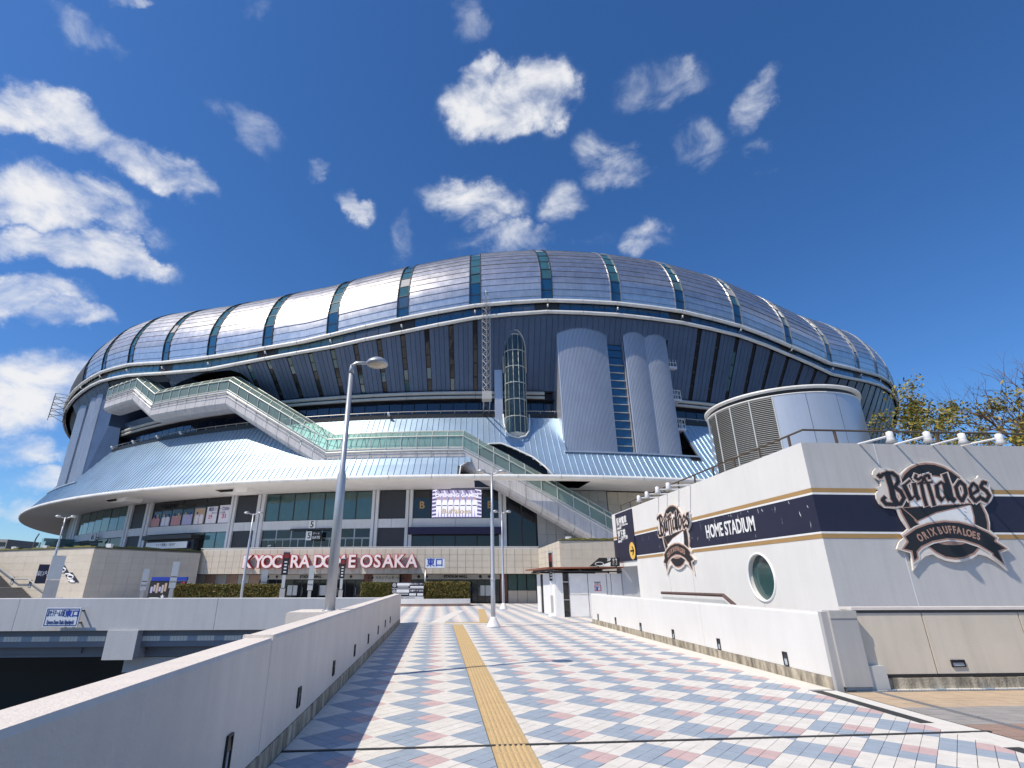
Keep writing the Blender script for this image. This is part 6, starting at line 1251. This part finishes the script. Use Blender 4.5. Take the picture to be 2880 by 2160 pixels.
build(MB().box(a + .3, b - .02, 39.2, 41.4, 0, .42), 'soil', 'bark', s)
build(MB().hexa([(-.35, 23.5, .0), (.25, 23.5, .0), (1.55, 33.2, .0), (1.05, 33.2, .0)], [(-.35, 23.5, .006), (.25, 23.5, .006), (1.55, 33.2, .006), (1.05, 33.2, .006)]), 'pale_band', 'tile_white', plaza)
# ------------------------------------------------------------------ trees on the right
def branch(mb, p, d, L_, r, lev, rng, tips, spread, curl):
    pts = [p]; rs = [r]; n_ = 4
    for i in range(n_):
        d = (d + Vector((rng.gauss(0, curl), rng.gauss(0, curl), rng.gauss(.04, curl)))).normalized(); p = p + d * (L_ / n_); pts.append(p); rs.append(r * (1 - .55 * (i + 1) / n_))
    mb.tube(pts, rs, 5 if lev > 1 else 8, False)
    if lev <= 1: tips += pts[2:]
    if lev == 0: return
    for k in range(rng.choice((2, 3, 3))):
        i = rng.choice((2, 3, 4)); ax = Vector((rng.gauss(0, 1), rng.gauss(0, 1), rng.gauss(.15, .6))).normalized(); branch(mb, pts[i], (d + ax * spread).normalized(), L_ * rng.uniform(.55, .8), rs[i] * .72, lev - 1, rng, tips, spread, curl)
def tree(label, base, H, seed, leafy, bark, lev=4, spread=.75, br=.085, keep=.62, leafmats=('leaf0', 'leaf1', 'leaf2', 'leaf3'), den=1.0, lean=(0, 0), size=.11):
    rng = random.Random(seed); s = thing('park_tree', label, 'tree', base, 'trees behind the emblem building'); mb = MB(); tips = []; b_ = Vector(base)
    top = b_ + Vector((lean[0], lean[1], H * .42)); mb.tube([b_, b_ + (top - b_) * .5 + Vector((.1, 0, 0)), top], [.2, .16, .12], 8)
    for k in range(5): a = k * 1.257 + rng.random(); branch(mb, top - Z3 * H * .05 * k, Vector((math.cos(a) * spread, math.sin(a) * spread, 1.0)).normalized(), H * .26, br, lev - 1, rng, tips, spread, .16)
    build(mb, 'trunk', bark, s, True)
    if leafy:
        pts = []
        for tp_ in tips:
            if rng.random() < keep:
                for _ in range(int(rng.randint(7, 16) * den)): pts.append(tp_ + Vector((rng.gauss(0, .3), rng.gauss(0, .3), rng.gauss(.06, .16))))
        put('crown', leaf_mesh(pts, size, list(leafmats), rng, .8), None, s)
    return s
tree('yellow-green leafy tree rising highest behind the round tower', (29.6, 27.2, -.1), 14.6, 3, True, 'bark', 4, .62, den=2.2, size=.12)
tree('low bushy olive tree behind the spotlights on the gable', (30.6, 26.4, -.1), 10.2, 8, True, 'bark', 4, .95, leafmats=('leaf0', 'leaf3', 'leaf1', 'leaf4'), den=2.4, size=.12)
tree('olive tree half hidden behind the bare branches', (34.2, 25.6, -.1), 11.6, 15, True, 'bark', 4, .9, leafmats=('leaf1', 'leaf3', 'leaf4', 'leaf0'), den=1.6, size=.12)
tree('bare reddish-brown tree with fine upright twigs', (34.0, 24.6, -.1), 16.5, 21, False, 'bark_red', 5, .6, br=.24)
tree('bare spreading tree at the far end of the gable wall', (37.0, 26.5, -.1), 16.5, 27, False, 'bark_red', 5, .7, br=.24)
# ------------------------------------------------------------------ far building on the left and green glass lobby
p = ray(vw(8, 1166)); q = EYE + p * (150 / p.y); s = thing('distant_building', 'grey flat-roofed distant block beyond the beige wing', 'building', (q.x - 6, 150, -6)); zt2 = (EYE + ray(vw(8, 1165)) * (150 / ray(vw(8, 1165)).y)).z
xr = (EYE + ray(vw(17, 1166)) * (150 / ray(vw(17, 1166)).y)).x; build(MB().box(xr - 22, xr, 150, 165, -6.2, zt2), 'wall', 'dist', s)
for i in range(7):
    for j in range(4): build(MB().box(xr - 2 - i * 2.9, xr - .4 - i * 2.9, 149.9, 150, zt2 - 1.6 - j * 2.6, zt2 - .7 - j * 2.6), 'window', 'glass_dark', s)
s = thing('glass_lobby', 'small green glass lobby with curved steel hoop under the far eave', 'lobby', P(-43, 97, 4)); 
for k in range(4): fbox('lobby_pane', 'glass_teal', -47.6 + k * .85, -46.8 + k * .85, 93, 98.8, 4, 7.6 - .5 * abs(k - 2), s)
hp = MB().tube([P(-47.9, 99.2, 4), P(-47.8, 99.2, 6.3), P(-47.3, 99.2, 7.7), P(-46.4, 99.2, 8.3)], .09, 6); build(hp, 'hoop', 'frame_steel', s)
